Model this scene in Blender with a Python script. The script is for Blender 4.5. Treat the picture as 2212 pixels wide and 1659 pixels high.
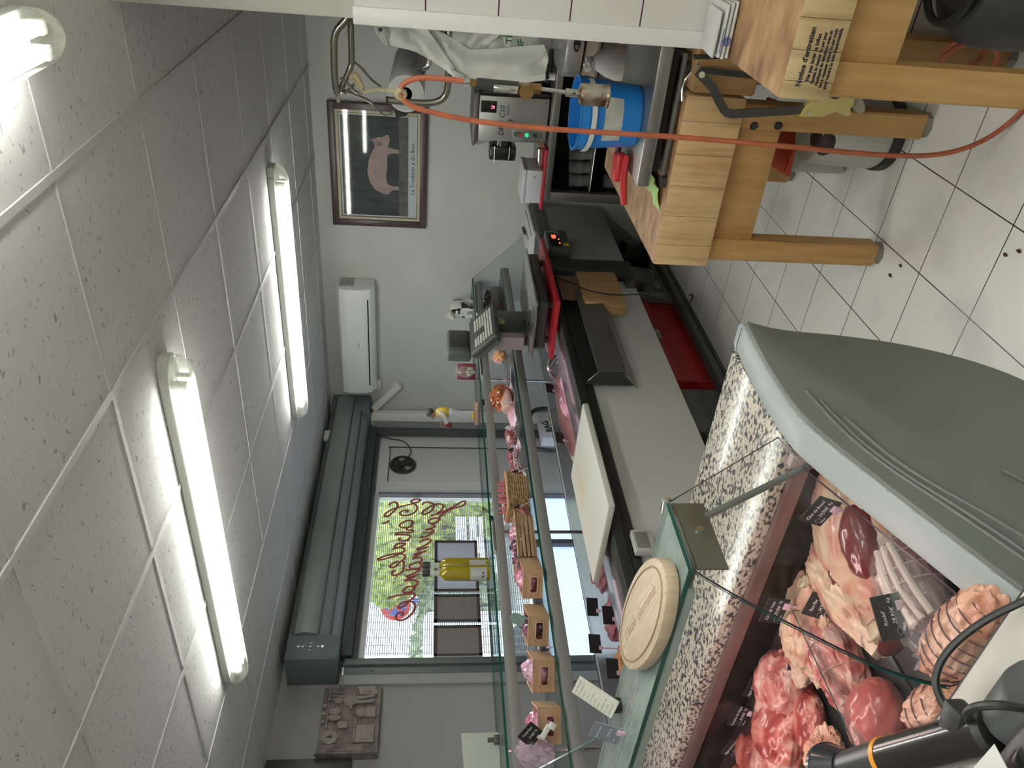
import bpy, bmesh, math, random
from mathutils import Vector, Matrix, Euler, noise
PI = math.pi
for _o in list(bpy.data.objects): bpy.data.objects.remove(_o)
SC = bpy.context.scene
C = SC.collection
random.seed(7)

# ---------------- camera ----------------
cd = bpy.data.cameras.new('camera'); cam = bpy.data.objects.new('camera', cd); C.objects.link(cam)
yaw, pitch, roll, FPX = 0.60533746, -0.10693264, 0.0229272, 1671.75
fw = Vector((math.cos(yaw)*math.cos(pitch), math.sin(yaw)*math.cos(pitch), math.sin(pitch)))
rt = Vector((math.sin(yaw), -math.cos(yaw), 0)); up_ = rt.cross(fw)
r2 = rt*math.cos(roll)+up_*math.sin(roll); u2 = -rt*math.sin(roll)+up_*math.cos(roll)
# the phone was held upright and the picture is stored a quarter turn round
M = Matrix((-u2, r2, -fw)).transposed().to_4x4(); M.translation = Vector((0, 0, 1.62))
cam.matrix_world = M
cd.sensor_width = 36; cd.lens = 36*FPX/2212; cd.clip_start = 0.02
SC.camera = cam
# ---------------- world, exposure ----------------
SC.view_settings.view_transform = 'Standard'; SC.view_settings.look = 'None'
SC.view_settings.gamma = 1; SC.view_settings.use_curve_mapping = False
SC.view_settings.exposure = 0.0
W = bpy.data.worlds.new('sky'); SC.world = W; W.use_nodes = True
wn = W.node_tree.nodes; wl = W.node_tree.links
sky = wn.new('ShaderNodeTexSky'); sky.sky_type = 'HOSEK_WILKIE'; sky.turbidity = 6; sky.sun_direction = (-0.5, 0.3, 0.75); sky.ground_albedo = 0.4
wmix = wn.new('ShaderNodeMixRGB'); wmix.inputs[0].default_value = 0.75; wmix.inputs[2].default_value = (0.86, 0.93, 1.0, 1)
wl.new(sky.outputs[0], wmix.inputs[1]); wl.new(wmix.outputs[0], wn['Background'].inputs[0]); wn['Background'].inputs[1].default_value = 4.6
TUBE = 58.0     # strength of the fluorescent tubes
DECKL = 5.0    # strength of the pink display lamps

# ---------------- materials ----------------
MATS = {}
def nt(name):
    m = bpy.data.materials.new(name); m.use_nodes = True
    return m, m.node_tree.nodes, m.node_tree.links, m.node_tree.nodes['Principled BSDF']
def mat(name, col, rough=.5, metal=0, var=.06, scale=8, bump=0, bscale=40, spec=.5, emis=None, es=0, coat=0, stretch=None, sss=0, alpha=1, trans=0):
    if name in MATS: return MATS[name]
    m, n, l, b = nt(name)
    tc = n.new('ShaderNodeTexCoord'); src = tc.outputs['Object']
    if stretch:
        mp = n.new('ShaderNodeMapping'); mp.inputs['Scale'].default_value = stretch; l.new(src, mp.inputs[0]); src = mp.outputs[0]
    no = n.new('ShaderNodeTexNoise'); no.inputs['Scale'].default_value = scale; no.inputs['Detail'].default_value = 4
    l.new(src, no.inputs['Vector'])
    cr = n.new('ShaderNodeValToRGB'); cr.color_ramp.elements[0].position = .3; cr.color_ramp.elements[1].position = .7
    cr.color_ramp.elements[0].color = tuple(max(0, c*(1-var)) for c in col)+(1,)
    cr.color_ramp.elements[1].color = tuple(min(1, c*(1+var)) for c in col)+(1,)
    l.new(no.outputs[0], cr.inputs[0]); l.new(cr.outputs[0], b.inputs['Base Color'])
    b.inputs['Roughness'].default_value = rough; b.inputs['Metallic'].default_value = metal
    b.inputs['Specular IOR Level'].default_value = spec
    b.inputs['Coat Weight'].default_value = coat
    if sss: b.inputs['Subsurface Weight'].default_value = sss; b.inputs['Subsurface Radius'].default_value = (.02, .006, .004)
    if emis: b.inputs['Emission Color'].default_value = emis+(1,); b.inputs['Emission Strength'].default_value = es
    if alpha < 1: b.inputs['Alpha'].default_value = alpha
    if bump:
        n2 = n.new('ShaderNodeTexNoise'); n2.inputs['Scale'].default_value = bscale; n2.inputs['Detail'].default_value = 3; l.new(src, n2.inputs['Vector'])
        bu = n.new('ShaderNodeBump'); bu.inputs['Strength'].default_value = bump; bu.inputs['Distance'].default_value = .01
        l.new(n2.outputs[0], bu.inputs['Height']); l.new(bu.outputs[0], b.inputs['Normal'])
    MATS[name] = m; return m
def ramp2(name, cols, scale=6, detail=6, rough=.5, stretch=None, bump=0, tex='noise', dist=0, coat=0, spec=.5, metal=0, off=(0, 0, 0)):
    """several colours mixed by a noise: cols = [(pos, rgb), ...]"""
    if name in MATS: return MATS[name]
    m, n, l, b = nt(name)
    tc = n.new('ShaderNodeTexCoord'); mp = n.new('ShaderNodeMapping'); l.new(tc.outputs['Object'], mp.inputs[0])
    mp.inputs['Scale'].default_value = stretch or (1, 1, 1); mp.inputs['Location'].default_value = off
    if tex == 'wave':
        t = n.new('ShaderNodeTexWave'); t.inputs['Distortion'].default_value = dist; t.inputs['Detail'].default_value = detail; t.inputs['Scale'].default_value = scale
    elif tex == 'voronoi':
        t = n.new('ShaderNodeTexVoronoi'); t.inputs['Scale'].default_value = scale
    else:
        t = n.new('ShaderNodeTexNoise'); t.inputs['Scale'].default_value = scale; t.inputs['Detail'].default_value = detail; t.inputs['Distortion'].default_value = dist
    l.new(mp.outputs[0], t.inputs['Vector'])
    cr = n.new('ShaderNodeValToRGB'); e = cr.color_ramp.elements
    while len(e) < len(cols): e.new(.5)
    for k, (p, c) in enumerate(cols): e[k].position = p; e[k].color = tuple(c)+(1,)
    l.new(t.outputs[0] if tex != 'voronoi' else t.outputs['Distance'], cr.inputs[0]); l.new(cr.outputs[0], b.inputs['Base Color'])
    b.inputs['Roughness'].default_value = rough; b.inputs['Coat Weight'].default_value = coat; b.inputs['Specular IOR Level'].default_value = spec
    b.inputs['Metallic'].default_value = metal
    if bump:
        bu = n.new('ShaderNodeBump'); bu.inputs['Strength'].default_value = bump; bu.inputs['Distance'].default_value = .01
        l.new(t.outputs[0], bu.inputs['Height']); l.new(bu.outputs[0], b.inputs['Normal'])
    MATS[name] = m; return m
def clear(name, tint=(1, 1, 1), gloss=.08, rough=.02, haze=0, hazecol=(.8, .85, .85)):
    """thin clear sheet: transparent with a fresnel shine and optional milky haze"""
    if name in MATS: return MATS[name]
    m, n, l, b = nt(name); n.remove(b); out = n['Material Output']
    tr = n.new('ShaderNodeBsdfTransparent'); tr.inputs[0].default_value = tint+(1,)
    gl = n.new('ShaderNodeBsdfGlossy'); gl.inputs['Roughness'].default_value = rough
    lw = n.new('ShaderNodeLayerWeight'); lw.inputs[0].default_value = .5
    pw = n.new('ShaderNodeMath'); pw.operation = 'POWER'; pw.inputs[1].default_value = 4; l.new(lw.outputs['Facing'], pw.inputs[0])
    fr = n.new('ShaderNodeMath'); fr.operation = 'MULTIPLY_ADD'; fr.inputs[1].default_value = .55; fr.inputs[2].default_value = .022; l.new(pw.outputs[0], fr.inputs[0])
    mx = n.new('ShaderNodeMixShader'); l.new(fr.outputs[0], mx.inputs[0]); l.new(tr.outputs[0], mx.inputs[1]); l.new(gl.outputs[0], mx.inputs[2])
    last = mx
    if haze:
        df = n.new('ShaderNodeBsdfDiffuse'); df.inputs[0].default_value = hazecol+(1,)
        m2 = n.new('ShaderNodeMixShader')
        no = n.new('ShaderNodeTexNoise'); no.inputs['Scale'].default_value = 9; mr = n.new('ShaderNodeMapRange')
        mr.inputs['To Min'].default_value = haze*.6; mr.inputs['To Max'].default_value = haze*1.4; l.new(no.outputs[0], mr.inputs[0])
        l.new(mr.outputs[0], m2.inputs[0]); l.new(mx.outputs[0], m2.inputs[1]); l.new(df.outputs[0], m2.inputs[2]); last = m2
    l.new(last.outputs[0], out.inputs[0]); MATS[name] = m; return m
def grid_mat(name, tile, mortar, size, mort_w, off, plane='xy', rough=.3, var=.03, dirt=None, scale_n=3):
    m, n, l, b = nt(name)
    tc = n.new('ShaderNodeTexCoord'); mp = n.new('ShaderNodeMapping'); l.new(tc.outputs['Object'], mp.inputs[0])
    mp.inputs['Location'].default_value = (-off[0], -off[1], 0)
    src = mp.outputs[0]
    if plane == 'yz':
        sx = n.new('ShaderNodeSeparateXYZ'); cx = n.new('ShaderNodeCombineXYZ'); l.new(tc.outputs['Object'], sx.inputs[0])
        l.new(sx.outputs[1], cx.inputs[0]); l.new(sx.outputs[2], cx.inputs[1]); l.new(cx.outputs[0], mp.inputs[0])
    br = n.new('ShaderNodeTexBrick'); br.offset = 0; br.squash = 1; l.new(src, br.inputs['Vector'])
    br.inputs['Scale'].default_value = 1; br.inputs['Brick Width'].default_value = size[0]; br.inputs['Row Height'].default_value = size[1]
    br.inputs['Mortar Size'].default_value = mort_w; br.inputs['Mortar Smooth'].default_value = 0.1; br.inputs['Bias'].default_value = 0
    br.inputs['Color1'].default_value = tuple(tile)+(1,); br.inputs['Color2'].default_value = tuple(c*(1-var) for c in tile)+(1,); br.inputs['Mortar'].default_value = tuple(mortar)+(1,)
    last = br.outputs['Color']
    if dirt:
        for sc_, lo, hi, col in dirt:
            no = n.new('ShaderNodeTexNoise'); no.inputs['Scale'].default_value = sc_; no.inputs['Detail'].default_value = 5; l.new(tc.outputs['Object'], no.inputs['Vector'])
            cr = n.new('ShaderNodeValToRGB'); cr.color_ramp.elements[0].position = lo; cr.color_ramp.elements[1].position = hi
            l.new(no.outputs[0], cr.inputs[0]); mx = n.new('ShaderNodeMixRGB'); mx.inputs[2].default_value = tuple(col)+(1,)
            l.new(cr.outputs[0], mx.inputs[0]); l.new(last, mx.inputs[1]); last = mx.outputs[0]
    l.new(last, b.inputs['Base Color']); b.inputs['Roughness'].default_value = rough
    bu = n.new('ShaderNodeBump'); bu.inputs['Strength'].default_value = .35; bu.inputs['Distance'].default_value = .002; bu.invert = True
    l.new(br.outputs['Fac'], bu.inputs['Height']); l.new(bu.outputs[0], b.inputs['Normal'])
    MATS[name] = m; return m

# ---------------- mesh building ----------------
class G:
    def __init__(s): s.bm = bmesh.new(); s.mi = 0
    def _take(s, verts, mtx=None):
        if mtx is not None: bmesh.ops.transform(s.bm, matrix=mtx, verts=verts)
        fs = set(f for v in verts for f in v.link_faces)
        for f in fs: f.material_index = s.mi
        return s
    def box(s, x0, y0, z0, x1, y1, z1, bev=0, seg=2, mtx=None):
        r = bmesh.ops.create_cube(s.bm, size=1); vs = r['verts']
        bmesh.ops.scale(s.bm, vec=(abs(x1-x0), abs(y1-y0), abs(z1-z0)), verts=vs)
        bmesh.ops.translate(s.bm, vec=((x0+x1)/2, (y0+y1)/2, (z0+z1)/2), verts=vs)
        if bev:
            es = list(set(e for v in vs for e in v.link_edges))
            r2_ = bmesh.ops.bevel(s.bm, geom=es, offset=bev, segments=seg, affect='EDGES', profile=.5)
            vs = list(set(v for f in r2_['faces'] for v in f.verts) | set(v for v in vs if v.is_valid))
        return s._take(vs, mtx)
    def cyl(s, p0, p1, r0, r1=None, seg=20, cap=True):
        p0, p1 = Vector(p0), Vector(p1); d = p1-p0
        r = bmesh.ops.create_cone(s.bm, cap_ends=cap, segments=seg, radius1=r0, radius2=r0 if r1 is None else r1, depth=d.length)
        q = d.to_track_quat('Z', 'Y').to_matrix().to_4x4(); q.translation = (p0+p1)/2
        return s._take(r['verts'], q)
    def lathe(s, prof, seg=28, c=(0, 0, 0), mtx=None, sx=1, sy=1):
        rings = []
        for r, z in prof:
            rings.append([s.bm.verts.new((c[0]+sx*r*math.cos(2*PI*k/seg), c[1]+sy*r*math.sin(2*PI*k/seg), c[2]+z)) for k in range(seg)])
        for a, b in zip(rings, rings[1:]):
            for k in range(seg): 
                f = s.bm.faces.new((a[k], a[(k+1) % seg], b[(k+1) % seg], b[k])); f.material_index = s.mi
        for ring, flip in ((rings[0], True), (rings[-1], False)):
            f = s.bm.faces.new(ring[::-1] if flip else ring); f.material_index = s.mi
        vs = [v for r_ in rings for v in r_]
        if mtx is not None: bmesh.ops.transform(s.bm, matrix=mtx, verts=vs)
        return s
    def tube(s, pts, r, seg=10, closed=False, smooth=0):
        pts = [Vector(p) for p in pts]
        if smooth:
            for _ in range(smooth):
                q = [pts[0]] if not closed else []
                rng = range(len(pts)-1) if not closed else range(len(pts))
                for i in rng:
                    a, b = pts[i], pts[(i+1) % len(pts)]
                    q += [a*.75+b*.25, a*.25+b*.75]
                if not closed: q.append(pts[-1])
                pts = q
        rr = r if callable(r) else (lambda t: r)
        n = len(pts); rings = []; ref = None
        for i, p in enumerate(pts):
            t = (pts[(i+1) % n]-pts[i-1]) if closed else (pts[min(i+1, n-1)]-pts[max(i-1, 0)])
            t.normalize()
            if ref is None: ref = t.orthogonal().normalized()
            ref = (ref-t*ref.dot(t)); 
            if ref.length < 1e-6: ref = t.orthogonal()
            ref.normalize(); b_ = t.cross(ref)
            R_ = rr(i/max(1, n-1))
            rings.append([s.bm.verts.new(p+(ref*math.cos(2*PI*k/seg)+b_*math.sin(2*PI*k/seg))*R_) for k in range(seg)])
        m = n if closed else n-1
        for i in range(m):
            a, b = rings[i], rings[(i+1) % n]
            for k in range(seg):
                f = s.bm.faces.new((a[k], a[(k+1) % seg], b[(k+1) % seg], b[k])); f.material_index = s.mi
        if not closed:
            for ring, fl in ((rings[0], True), (rings[-1], False)):
                f = s.bm.faces.new(ring[::-1] if fl else ring); f.material_index = s.mi
        return s
    def prism(s, poly, a, b, axis='z', bev=0, mtx=None):
        """poly of 2-D points pushed from a to b along axis; the other two axes keep the order x,y,z"""
        def mk(p, t): return {'z': (p[0], p[1], t), 'y': (p[0], t, p[1]), 'x': (t, p[0], p[1])}[axis]
        A = [s.bm.verts.new(mk(p, a)) for p in poly]; B = [s.bm.verts.new(mk(p, b)) for p in poly]
        fs = [s.bm.faces.new(A[::-1]), s.bm.faces.new(B)]
        n = len(poly)
        for k in range(n): fs.append(s.bm.faces.new((A[k], A[(k+1) % n], B[(k+1) % n], B[k])))
        for f in fs: f.material_index = s.mi
        vs = A+B
        bmesh.ops.recalc_face_normals(s.bm, faces=fs)
        if bev:
            es = list(set(e for v in vs for e in v.link_edges))
            r = bmesh.ops.bevel(s.bm, geom=es, offset=bev, segments=2, affect='EDGES', profile=.5)
            vs = list(set(v for f in r['faces'] for v in f.verts) | set(v for v in vs if v.is_valid))
        return s._take(vs, mtx)
    def ball(s, c, r, sub=3, amp=0, fr=4, seed=0, mtx=None, fn=None):
        if not hasattr(r, '__len__'): r = (r, r, r)
        q = bmesh.ops.create_icosphere(s.bm, subdivisions=sub, radius=1); vs = q['verts']
        for v in vs:
            d = v.co.copy()
            k = 1+amp*noise.fractal(d*fr*.5+Vector((seed*3.1, seed*1.7, seed)), .6, 2.1, 4) if amp else 1
            p = Vector((d.x*r[0]*k, d.y*r[1]*k, d.z*r[2]*k))
            if fn: p = fn(p, d)
            v.co = p
        m_ = Matrix.Translation(c) @ (mtx if mtx is not None else Matrix.Identity(4))
        return s._take(vs, m_)
    def sheet(s, grid, th=0):
        """grid[i][j] of points, made into a surface; th gives it thickness"""
        V = [[s.bm.verts.new(p) for p in row] for row in grid]; fs = []
        for i in range(len(V)-1):
            for j in range(len(V[0])-1):
                f = s.bm.faces.new((V[i][j], V[i][j+1], V[i+1][j+1], V[i+1][j])); f.material_index = s.mi; fs.append(f)
        if th:
            bmesh.ops.recalc_face_normals(s.bm, faces=fs)
            r = bmesh.ops.solidify(s.bm, geom=fs, thickness=th)
        return s
    def text(s, body, size, mtx, ext=.0004, align='CENTER', shear=0, ay='CENTER', bold=0):
        cu = bpy.data.curves.new('t', 'FONT'); cu.body = body; cu.size = size; cu.extrude = ext; cu.align_x = align; cu.align_y = ay; cu.shear = shear
        cu.offset = bold; cu.resolution_u = 3
        o = bpy.data.objects.new('t', cu); C.objects.link(o)
        dg = bpy.context.evaluated_depsgraph_get(); me = bpy.data.meshes.new_from_object(o.evaluated_get(dg))
        me.transform(mtx); n0 = len(s.bm.faces); s.bm.from_mesh(me); s.bm.faces.ensure_lookup_table()
        for f in s.bm.faces[n0:]: f.material_index = s.mi
        bpy.data.objects.remove(o); bpy.data.curves.remove(cu); bpy.data.meshes.remove(me)
        return s
    def mat(s, i): s.mi = i; return s
def rm(loc, rx=0, ry=0, rz=0, s=1): return Matrix.Translation(loc) @ Euler((rx, ry, rz)).to_matrix().to_4x4() @ Matrix.Diagonal((s, s, s, 1))
ORIG = {}
def mk(name, g, m, parent=None, smooth=True, label=None):
    me = bpy.data.meshes.new(name)
    if parent is not None and parent in ORIG:
        bmesh.ops.transform(g.bm, matrix=ORIG[parent], verts=g.bm.verts)
    bmesh.ops.recalc_face_normals(g.bm, faces=g.bm.faces) if getattr(g, 'rec', True) else None
    g.bm.to_mesh(me); g.bm.free()
    for mm in (m if isinstance(m, (list, tuple)) else [m]): me.materials.append(mm)
    if smooth:
        for p in me.polygons: p.use_smooth = True
        me.set_sharp_from_angle(angle=.6)
    o = bpy.data.objects.new(name, me); C.objects.link(o)
    if parent is not None: o.parent = parent; 
    if parent is not None and parent in ORIG: ORIG[o] = ORIG[parent]
    if label: o['label'] = label
    return o
def thing(name, label, cat, loc=(0, 0, 0), rz=0, group=None, world=False, rot=None):
    o = bpy.data.objects.new(name, None); C.objects.link(o); o.location = loc; o.rotation_euler = rot or (0, 0, rz)
    o.empty_display_size = .05
    o['label'] = label; o['category'] = cat
    if group: o['group'] = group
    if world: ORIG[o] = Matrix.Translation(-Vector(loc))
    return o
def tag(o, label, cat, group=None, kind=None):
    o['label'] = label; o['category'] = cat
    if group: o['group'] = group
    if kind: o['kind'] = kind
    return o
def solo(name, g, m, label, cat, group=None, loc=None, kind=None):
    """a thing that is one mesh, built in place; its origin is moved to loc"""
    if loc is not None: bmesh.ops.transform(g.bm, matrix=Matrix.Translation(-Vector(loc)), verts=g.bm.verts)
    o = mk(name, g, m)
    if loc is not None: o.location = loc
    return tag(o, label, cat, group, kind)
def struct(name, g, m, parent=None, label=None):
    o = mk(name, g, m, parent)
    if parent is None: o['kind'] = 'structure'
    if label: o['label'] = label
    return o
def dup(root, loc, rot=None, label=None, group=None):
    r = root.copy(); C.objects.link(r); r.location = loc
    if rot is not None: r.rotation_euler = rot
    if label: r['label'] = label
    if group: r['group'] = group
    for ch in list(root.children):
        c = ch.copy(); C.objects.link(c); c.parent = r
        for gch in ch.children:
            d = gch.copy(); C.objects.link(d); d.parent = c
    return r

# ================= ROOM =================
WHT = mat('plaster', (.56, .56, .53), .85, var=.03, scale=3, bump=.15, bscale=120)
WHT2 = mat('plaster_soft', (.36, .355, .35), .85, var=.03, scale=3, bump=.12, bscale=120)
FLOORM = grid_mat('floor_tiles', (.80, .79, .75), (.035, .03, .03), (.3, .3), .0022, (.124, .151), rough=.28,
    dirt=[(2.5, .52, .85, (.46, .45, .43)), (55, .755, .77, (.20, .16, .12)), (9, .70, .9, (.36, .33, .30))])
CEILM = ramp2('ceiling_board', [(0, (.36, .36, .35)), (.31, (.34, .34, .33)), (.335, (.66, .66, .65)), (1, (.70, .70, .69))], scale=70, detail=2, rough=.9, stretch=(1, .55, 1), bump=.12, dist=1.0)
BAR = mat('grid_bar', (.60, .60, .59), .5, var=.02)
g = G().box(-1.5, -1.6, -.1, 5.75, 4.5, 0); struct('floor', g, FLOORM)
g = G().box(-1.5, -1.6, 2.47, 5.6, 4.3, 2.56); ceil = struct('ceiling', g, CEILM)
g = G()
for k in range(-4, 8):
    x = 1.18+.592*k
    if -1.4 < x < 5.5: g.box(x-.010, -1.55, 2.467, x+.010, 4.23, 2.475)
for k in range(-3, 7):
    y = .68+.607*k
    if -1.5 < y < 4.2: g.box(-1.45, y-.010, 2.465, 5.54, y+.011, 2.475)
struct('ceiling_grid', g, BAR, ceil)
struct('wall_back', G().box(5.55, -1.6, 0, 5.7, 4.32, 2.5), WHT)
struct('wall_front', G().box(-1.6, -1.6, 0, -1.5, 4.5, 2.5), WHT)
struct('wall_right', G().box(-1.5, -1.7, 0, 5.7, -1.6, 2.5), WHT)
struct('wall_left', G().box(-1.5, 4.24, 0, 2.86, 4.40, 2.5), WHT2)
# lintel above the shop front
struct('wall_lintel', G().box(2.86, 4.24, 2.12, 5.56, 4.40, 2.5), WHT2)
# tiled wall end on the right
struct('wall_pillar', G().box(2.30, -1.6, 1.84, 2.42, .405, 2.47), mat('plaster_warm', (.50, .485, .44), .85, var=.03, bump=.1, bscale=100))
WT = grid_mat('wall_tiles', (.72, .71, .67), (.10, .03, .07), (.40, .1965), .0022, (.12, .08), plane='yz', rough=.16)
g = G().box(2.292, -1.6, 0, 2.41, .372, 1.84); struct('wall_tiling', g, WT)
g = G().box(2.284, .372, .0, 2.412, .418, 1.845, .004); struct('trim_1', g, mat('pvc_white', (.76, .76, .73), .35, var=.01))
# ---- corner ducts beside the shop front
PVC = MATS['pvc_white']; GREY = mat('alu_grey', (.42, .42, .41), .45, var=.02); DK = mat('frame_grey', (.075, .085, .085), .45, var=.05)
g = G().box(5.43, 4.13, 0, 5.53, 4.24, 2.12, .006); g.box(5.46, 4.117, 0, 5.50, 4.135, 2.10); struct('trim_2', g, PVC)
struct('trim_3', G().box(5.36, 4.18, 0, 5.43, 4.24, 2.10, .003), mat('grey_post', (.23, .235, .23), .5, var=.04))
struct('trim_4', G().box(5.31, 4.20, 0, 5.36, 4.25, 2.08, .002), DK)
# ---- shop front
LT = mat('white_alu', (.72, .72, .70), .4, var=.02)
g = G().box(4.62, 4.27, 0, 5.56, 4.33, 2.13, .003); d1 = struct('door_1', g, LT)
g = G(); 
for a in ((4.70, 4.72), (5.18, 5.185)): pass
g.box(4.745, 4.262, .10, 5.165, 4.275, 1.93, .004); struct('door_panel', g, mat('panel_grey', (.64, .64, .62), .5, var=.02), d1)
g = G().box(5.165, 4.258, .06, 5.175, 4.27, 1.95).box(4.74, 4.258, 1.93, 5.17, 4.27, 1.938); struct('door_gasket', g, DK, d1)
FRL = mat('frame_light', (.62, .66, .72), .35, var=.01)
g = G()
g.box(3.02, 4.27, 1.99, 4.64, 4.34, 2.12)                 # head
g.box(4.595, 4.268, 0, 4.645, 4.34, 2.02)
win = struct('window_1', g, LT)
g = G().box(4.602, 4.262, 0, 4.640, 4.272, 2.0); struct('window_bead', g, FRL, win)
g = G().box(4.590, 4.255, 0, 4.602, 4.30, 1.995); g.box(3.02, 4.262, .80, 4.60, 4.33, .86); g.box(4.06, 4.262, .0, 4.105, 4.33, .8); g.box(3.02, 4.26, 0, 4.6, 4.33, .08)
struct('window_frame', g, mat('frame_dark', (.10, .10, .105), .4, var=.05), win)
g = G().box(3.06, 4.300, .86, 4.60, 4.306, 1.995); struct('window_pane', g, clear('window_glass', (.93, .96, .96)), win)
m, n, l, b = nt('frosted'); b.inputs['Base Color'].default_value = (.62, .70, .80, 1); b.inputs['Roughness'].default_value = .6
tl = n.new('ShaderNodeBsdfTranslucent'); no = n.new('ShaderNodeTexNoise'); tc = n.new('ShaderNodeTexCoord'); no.inputs['Scale'].default_value = 90
l.new(tc.outputs['Object'], no.inputs['Vector']); cr = n.new('ShaderNodeValToRGB'); cr.color_ramp.elements[0].color = (.66, .74, .88, 1); cr.color_ramp.elements[1].color = (.92, .96, 1, 1); cr.color_ramp.elements[0].position = .4; cr.color_ramp.elements[1].position = .62
l.new(no.outputs[0], cr.inputs[0]); l.new(cr.outputs[0], tl.inputs[0]); mx = n.new('ShaderNodeMixShader'); mx.inputs[0].default_value = .88
l.new(b.outputs[0], mx.inputs[1]); l.new(tl.outputs[0], mx.inputs[2]); l.new(mx.outputs[0], n['Material Output'].inputs[0])
g = G().box(3.04, 4.298, .08, 4.6, 4.304, .8); struct('frosted_pane', g, m, win)
# dark grey rail left of the window with rivets
g = G().box(2.93, 4.215, 0, 3.035, 4.33, 2.10, .004); g.box(2.985, 4.195, 0, 3.03, 4.22, 2.1, .003); g.cyl((2.958, 4.205, 1.93), (2.958, 4.216, 1.93), .012).cyl((2.958, 4.205, 1.15), (2.958, 4.216, 1.15), .012)
struct('trim_5', g, mat('rail_grey', (.15, .17, .17), .45, .3, var=.06))
struct('trim_6', G().box(2.86, 4.215, 0, 2.93, 4.33, 2.12, .003), mat('alu_light', (.36, .37, .36), .45, var=.02))
# roller shutter box of rounded slats with its end plate
CR = mat('shutter_grey', (.28, .32, .31), .5, .2, var=.04)
box = thing('roller_shutter', 'dark grey roller shutter case of long curved panels above the window', 'shutter', (3.05, 4.12, 2.12), world=True)
g = G(); prof = [(4.235, 2.43), (4.15, 2.45), (4.05, 2.44), (3.985, 2.40), (3.965, 2.33), (3.985, 2.25), (4.05, 2.185), (4.14, 2.14), (4.235, 2.13)]
g.prism(prof, 3.055, 5.50, 'x'); mk('case', g, CR, box)
g = G()
for yz in (prof[3], prof[5], prof[6]): g.box(3.06, yz[0]-.008, yz[1]-.006, 5.49, yz[0]+.006, yz[1]+.006, .002)
mk('seam', g, DK, box)
g = G().box(3.05, 4.19, 2.06, 5.36, 4.24, 2.13, .004); g.box(3.05, 4.225, 2.03, 5.36, 4.262, 2.065, .003); mk('guide_rail', g, mat('shutter_dark', (.05, .06, .06), .5, var=.05), box)
g = G().box(2.875, 3.985, 2.13, 3.05, 4.235, 2.425, .004); pl = mk('end_plate', g, mat('plate_grey', (.13, .16, .17), .55, var=.04), box)
g = G(); 
for dz in (-.07, -.045, 0, .045, .07): g.cyl((2.96, 3.988, 2.285+dz), (2.96, 3.978, 2.285+dz), .0085 if abs(dz) > .05 else .006)
for dx in (-.025, .025): g.cyl((2.96+dx, 3.988, 2.285), (2.96+dx, 3.978, 2.285), .005)
mk('screw', g, mat('zinc', (.35, .36, .35), .35, .9, var=.05), pl)
g = G().box(5.38, 3.99, 2.12, 5.545, 4.235, 2.44, .004); mk('end_plate', g, MATS['plate_grey'], box)
g = G().box(4.96, 4.0, 2.40, 5.06, 4.04, 2.455, .006); solo('junction_box', g, PVC, 'small white junction box above the roller shutter case', 'electrical box', loc=(5.01, 4.02, 2.42))
# extraction fan set in the door panel
fan = thing('fan', 'round black extractor fan hanging on the white door panel', 'fan', (4.93, 4.262, 1.82), rot=(PI/2, 0, 0))
BLK = mat('black_plastic', (.028, .028, .028), .45, var=.1)
g = G(); g.tube([(.098*math.cos(a*PI/20), .098*math.sin(a*PI/20), .012) for a in range(40)], .012, closed=True); mk('ring', g, BLK, fan)
g = G().cyl((0, 0, 0), (0, 0, .006), .095); mk('backing', g, mat('fan_dark', (.06, .06, .055), .6, var=.1), fan)
for k in range(5):
    a = k*2*PI/5; g = G().prism([(.03*math.cos(a-.3), .03*math.sin(a-.3)), (.085*math.cos(a-.1), .085*math.sin(a-.1)), (.085*math.cos(a+.5), .085*math.sin(a+.5)), (.03*math.cos(a+.4), .03*math.sin(a+.4))], .012, .016); mk('blade', g, mat('fan_blade', (.30, .30, .29), .5) if k in (0, 3) else BLK, fan)
g = G().cyl((0, 0, .008), (0, 0, .03), .035); mk('hub', g, BLK, fan)
g = G().tube([(5.03, 4.245, 2.05), (5.22, 4.24, 1.99), (5.24, 4.24, 1.93), (5.19, 4.235, 1.86), (5.10, 4.235, 1.84), (5.02, 4.24, 1.86)], .005, smooth=2)
g = G().tube([(5.27, 4.235, 2.03), (5.265, 4.232, 1.97), (5.24, 4.23, 1.94), (5.23, 4.23, 1.84), (5.16, 4.235, 1.775), (5.07, 4.235, 1.75), (5.0, 4.24, 1.79)], .005, smooth=3)
solo('cable', g, BLK, 'thin black cable curling from the door head down to the fan', 'cable', loc=(5.27, 4.235, 2.03))
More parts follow.
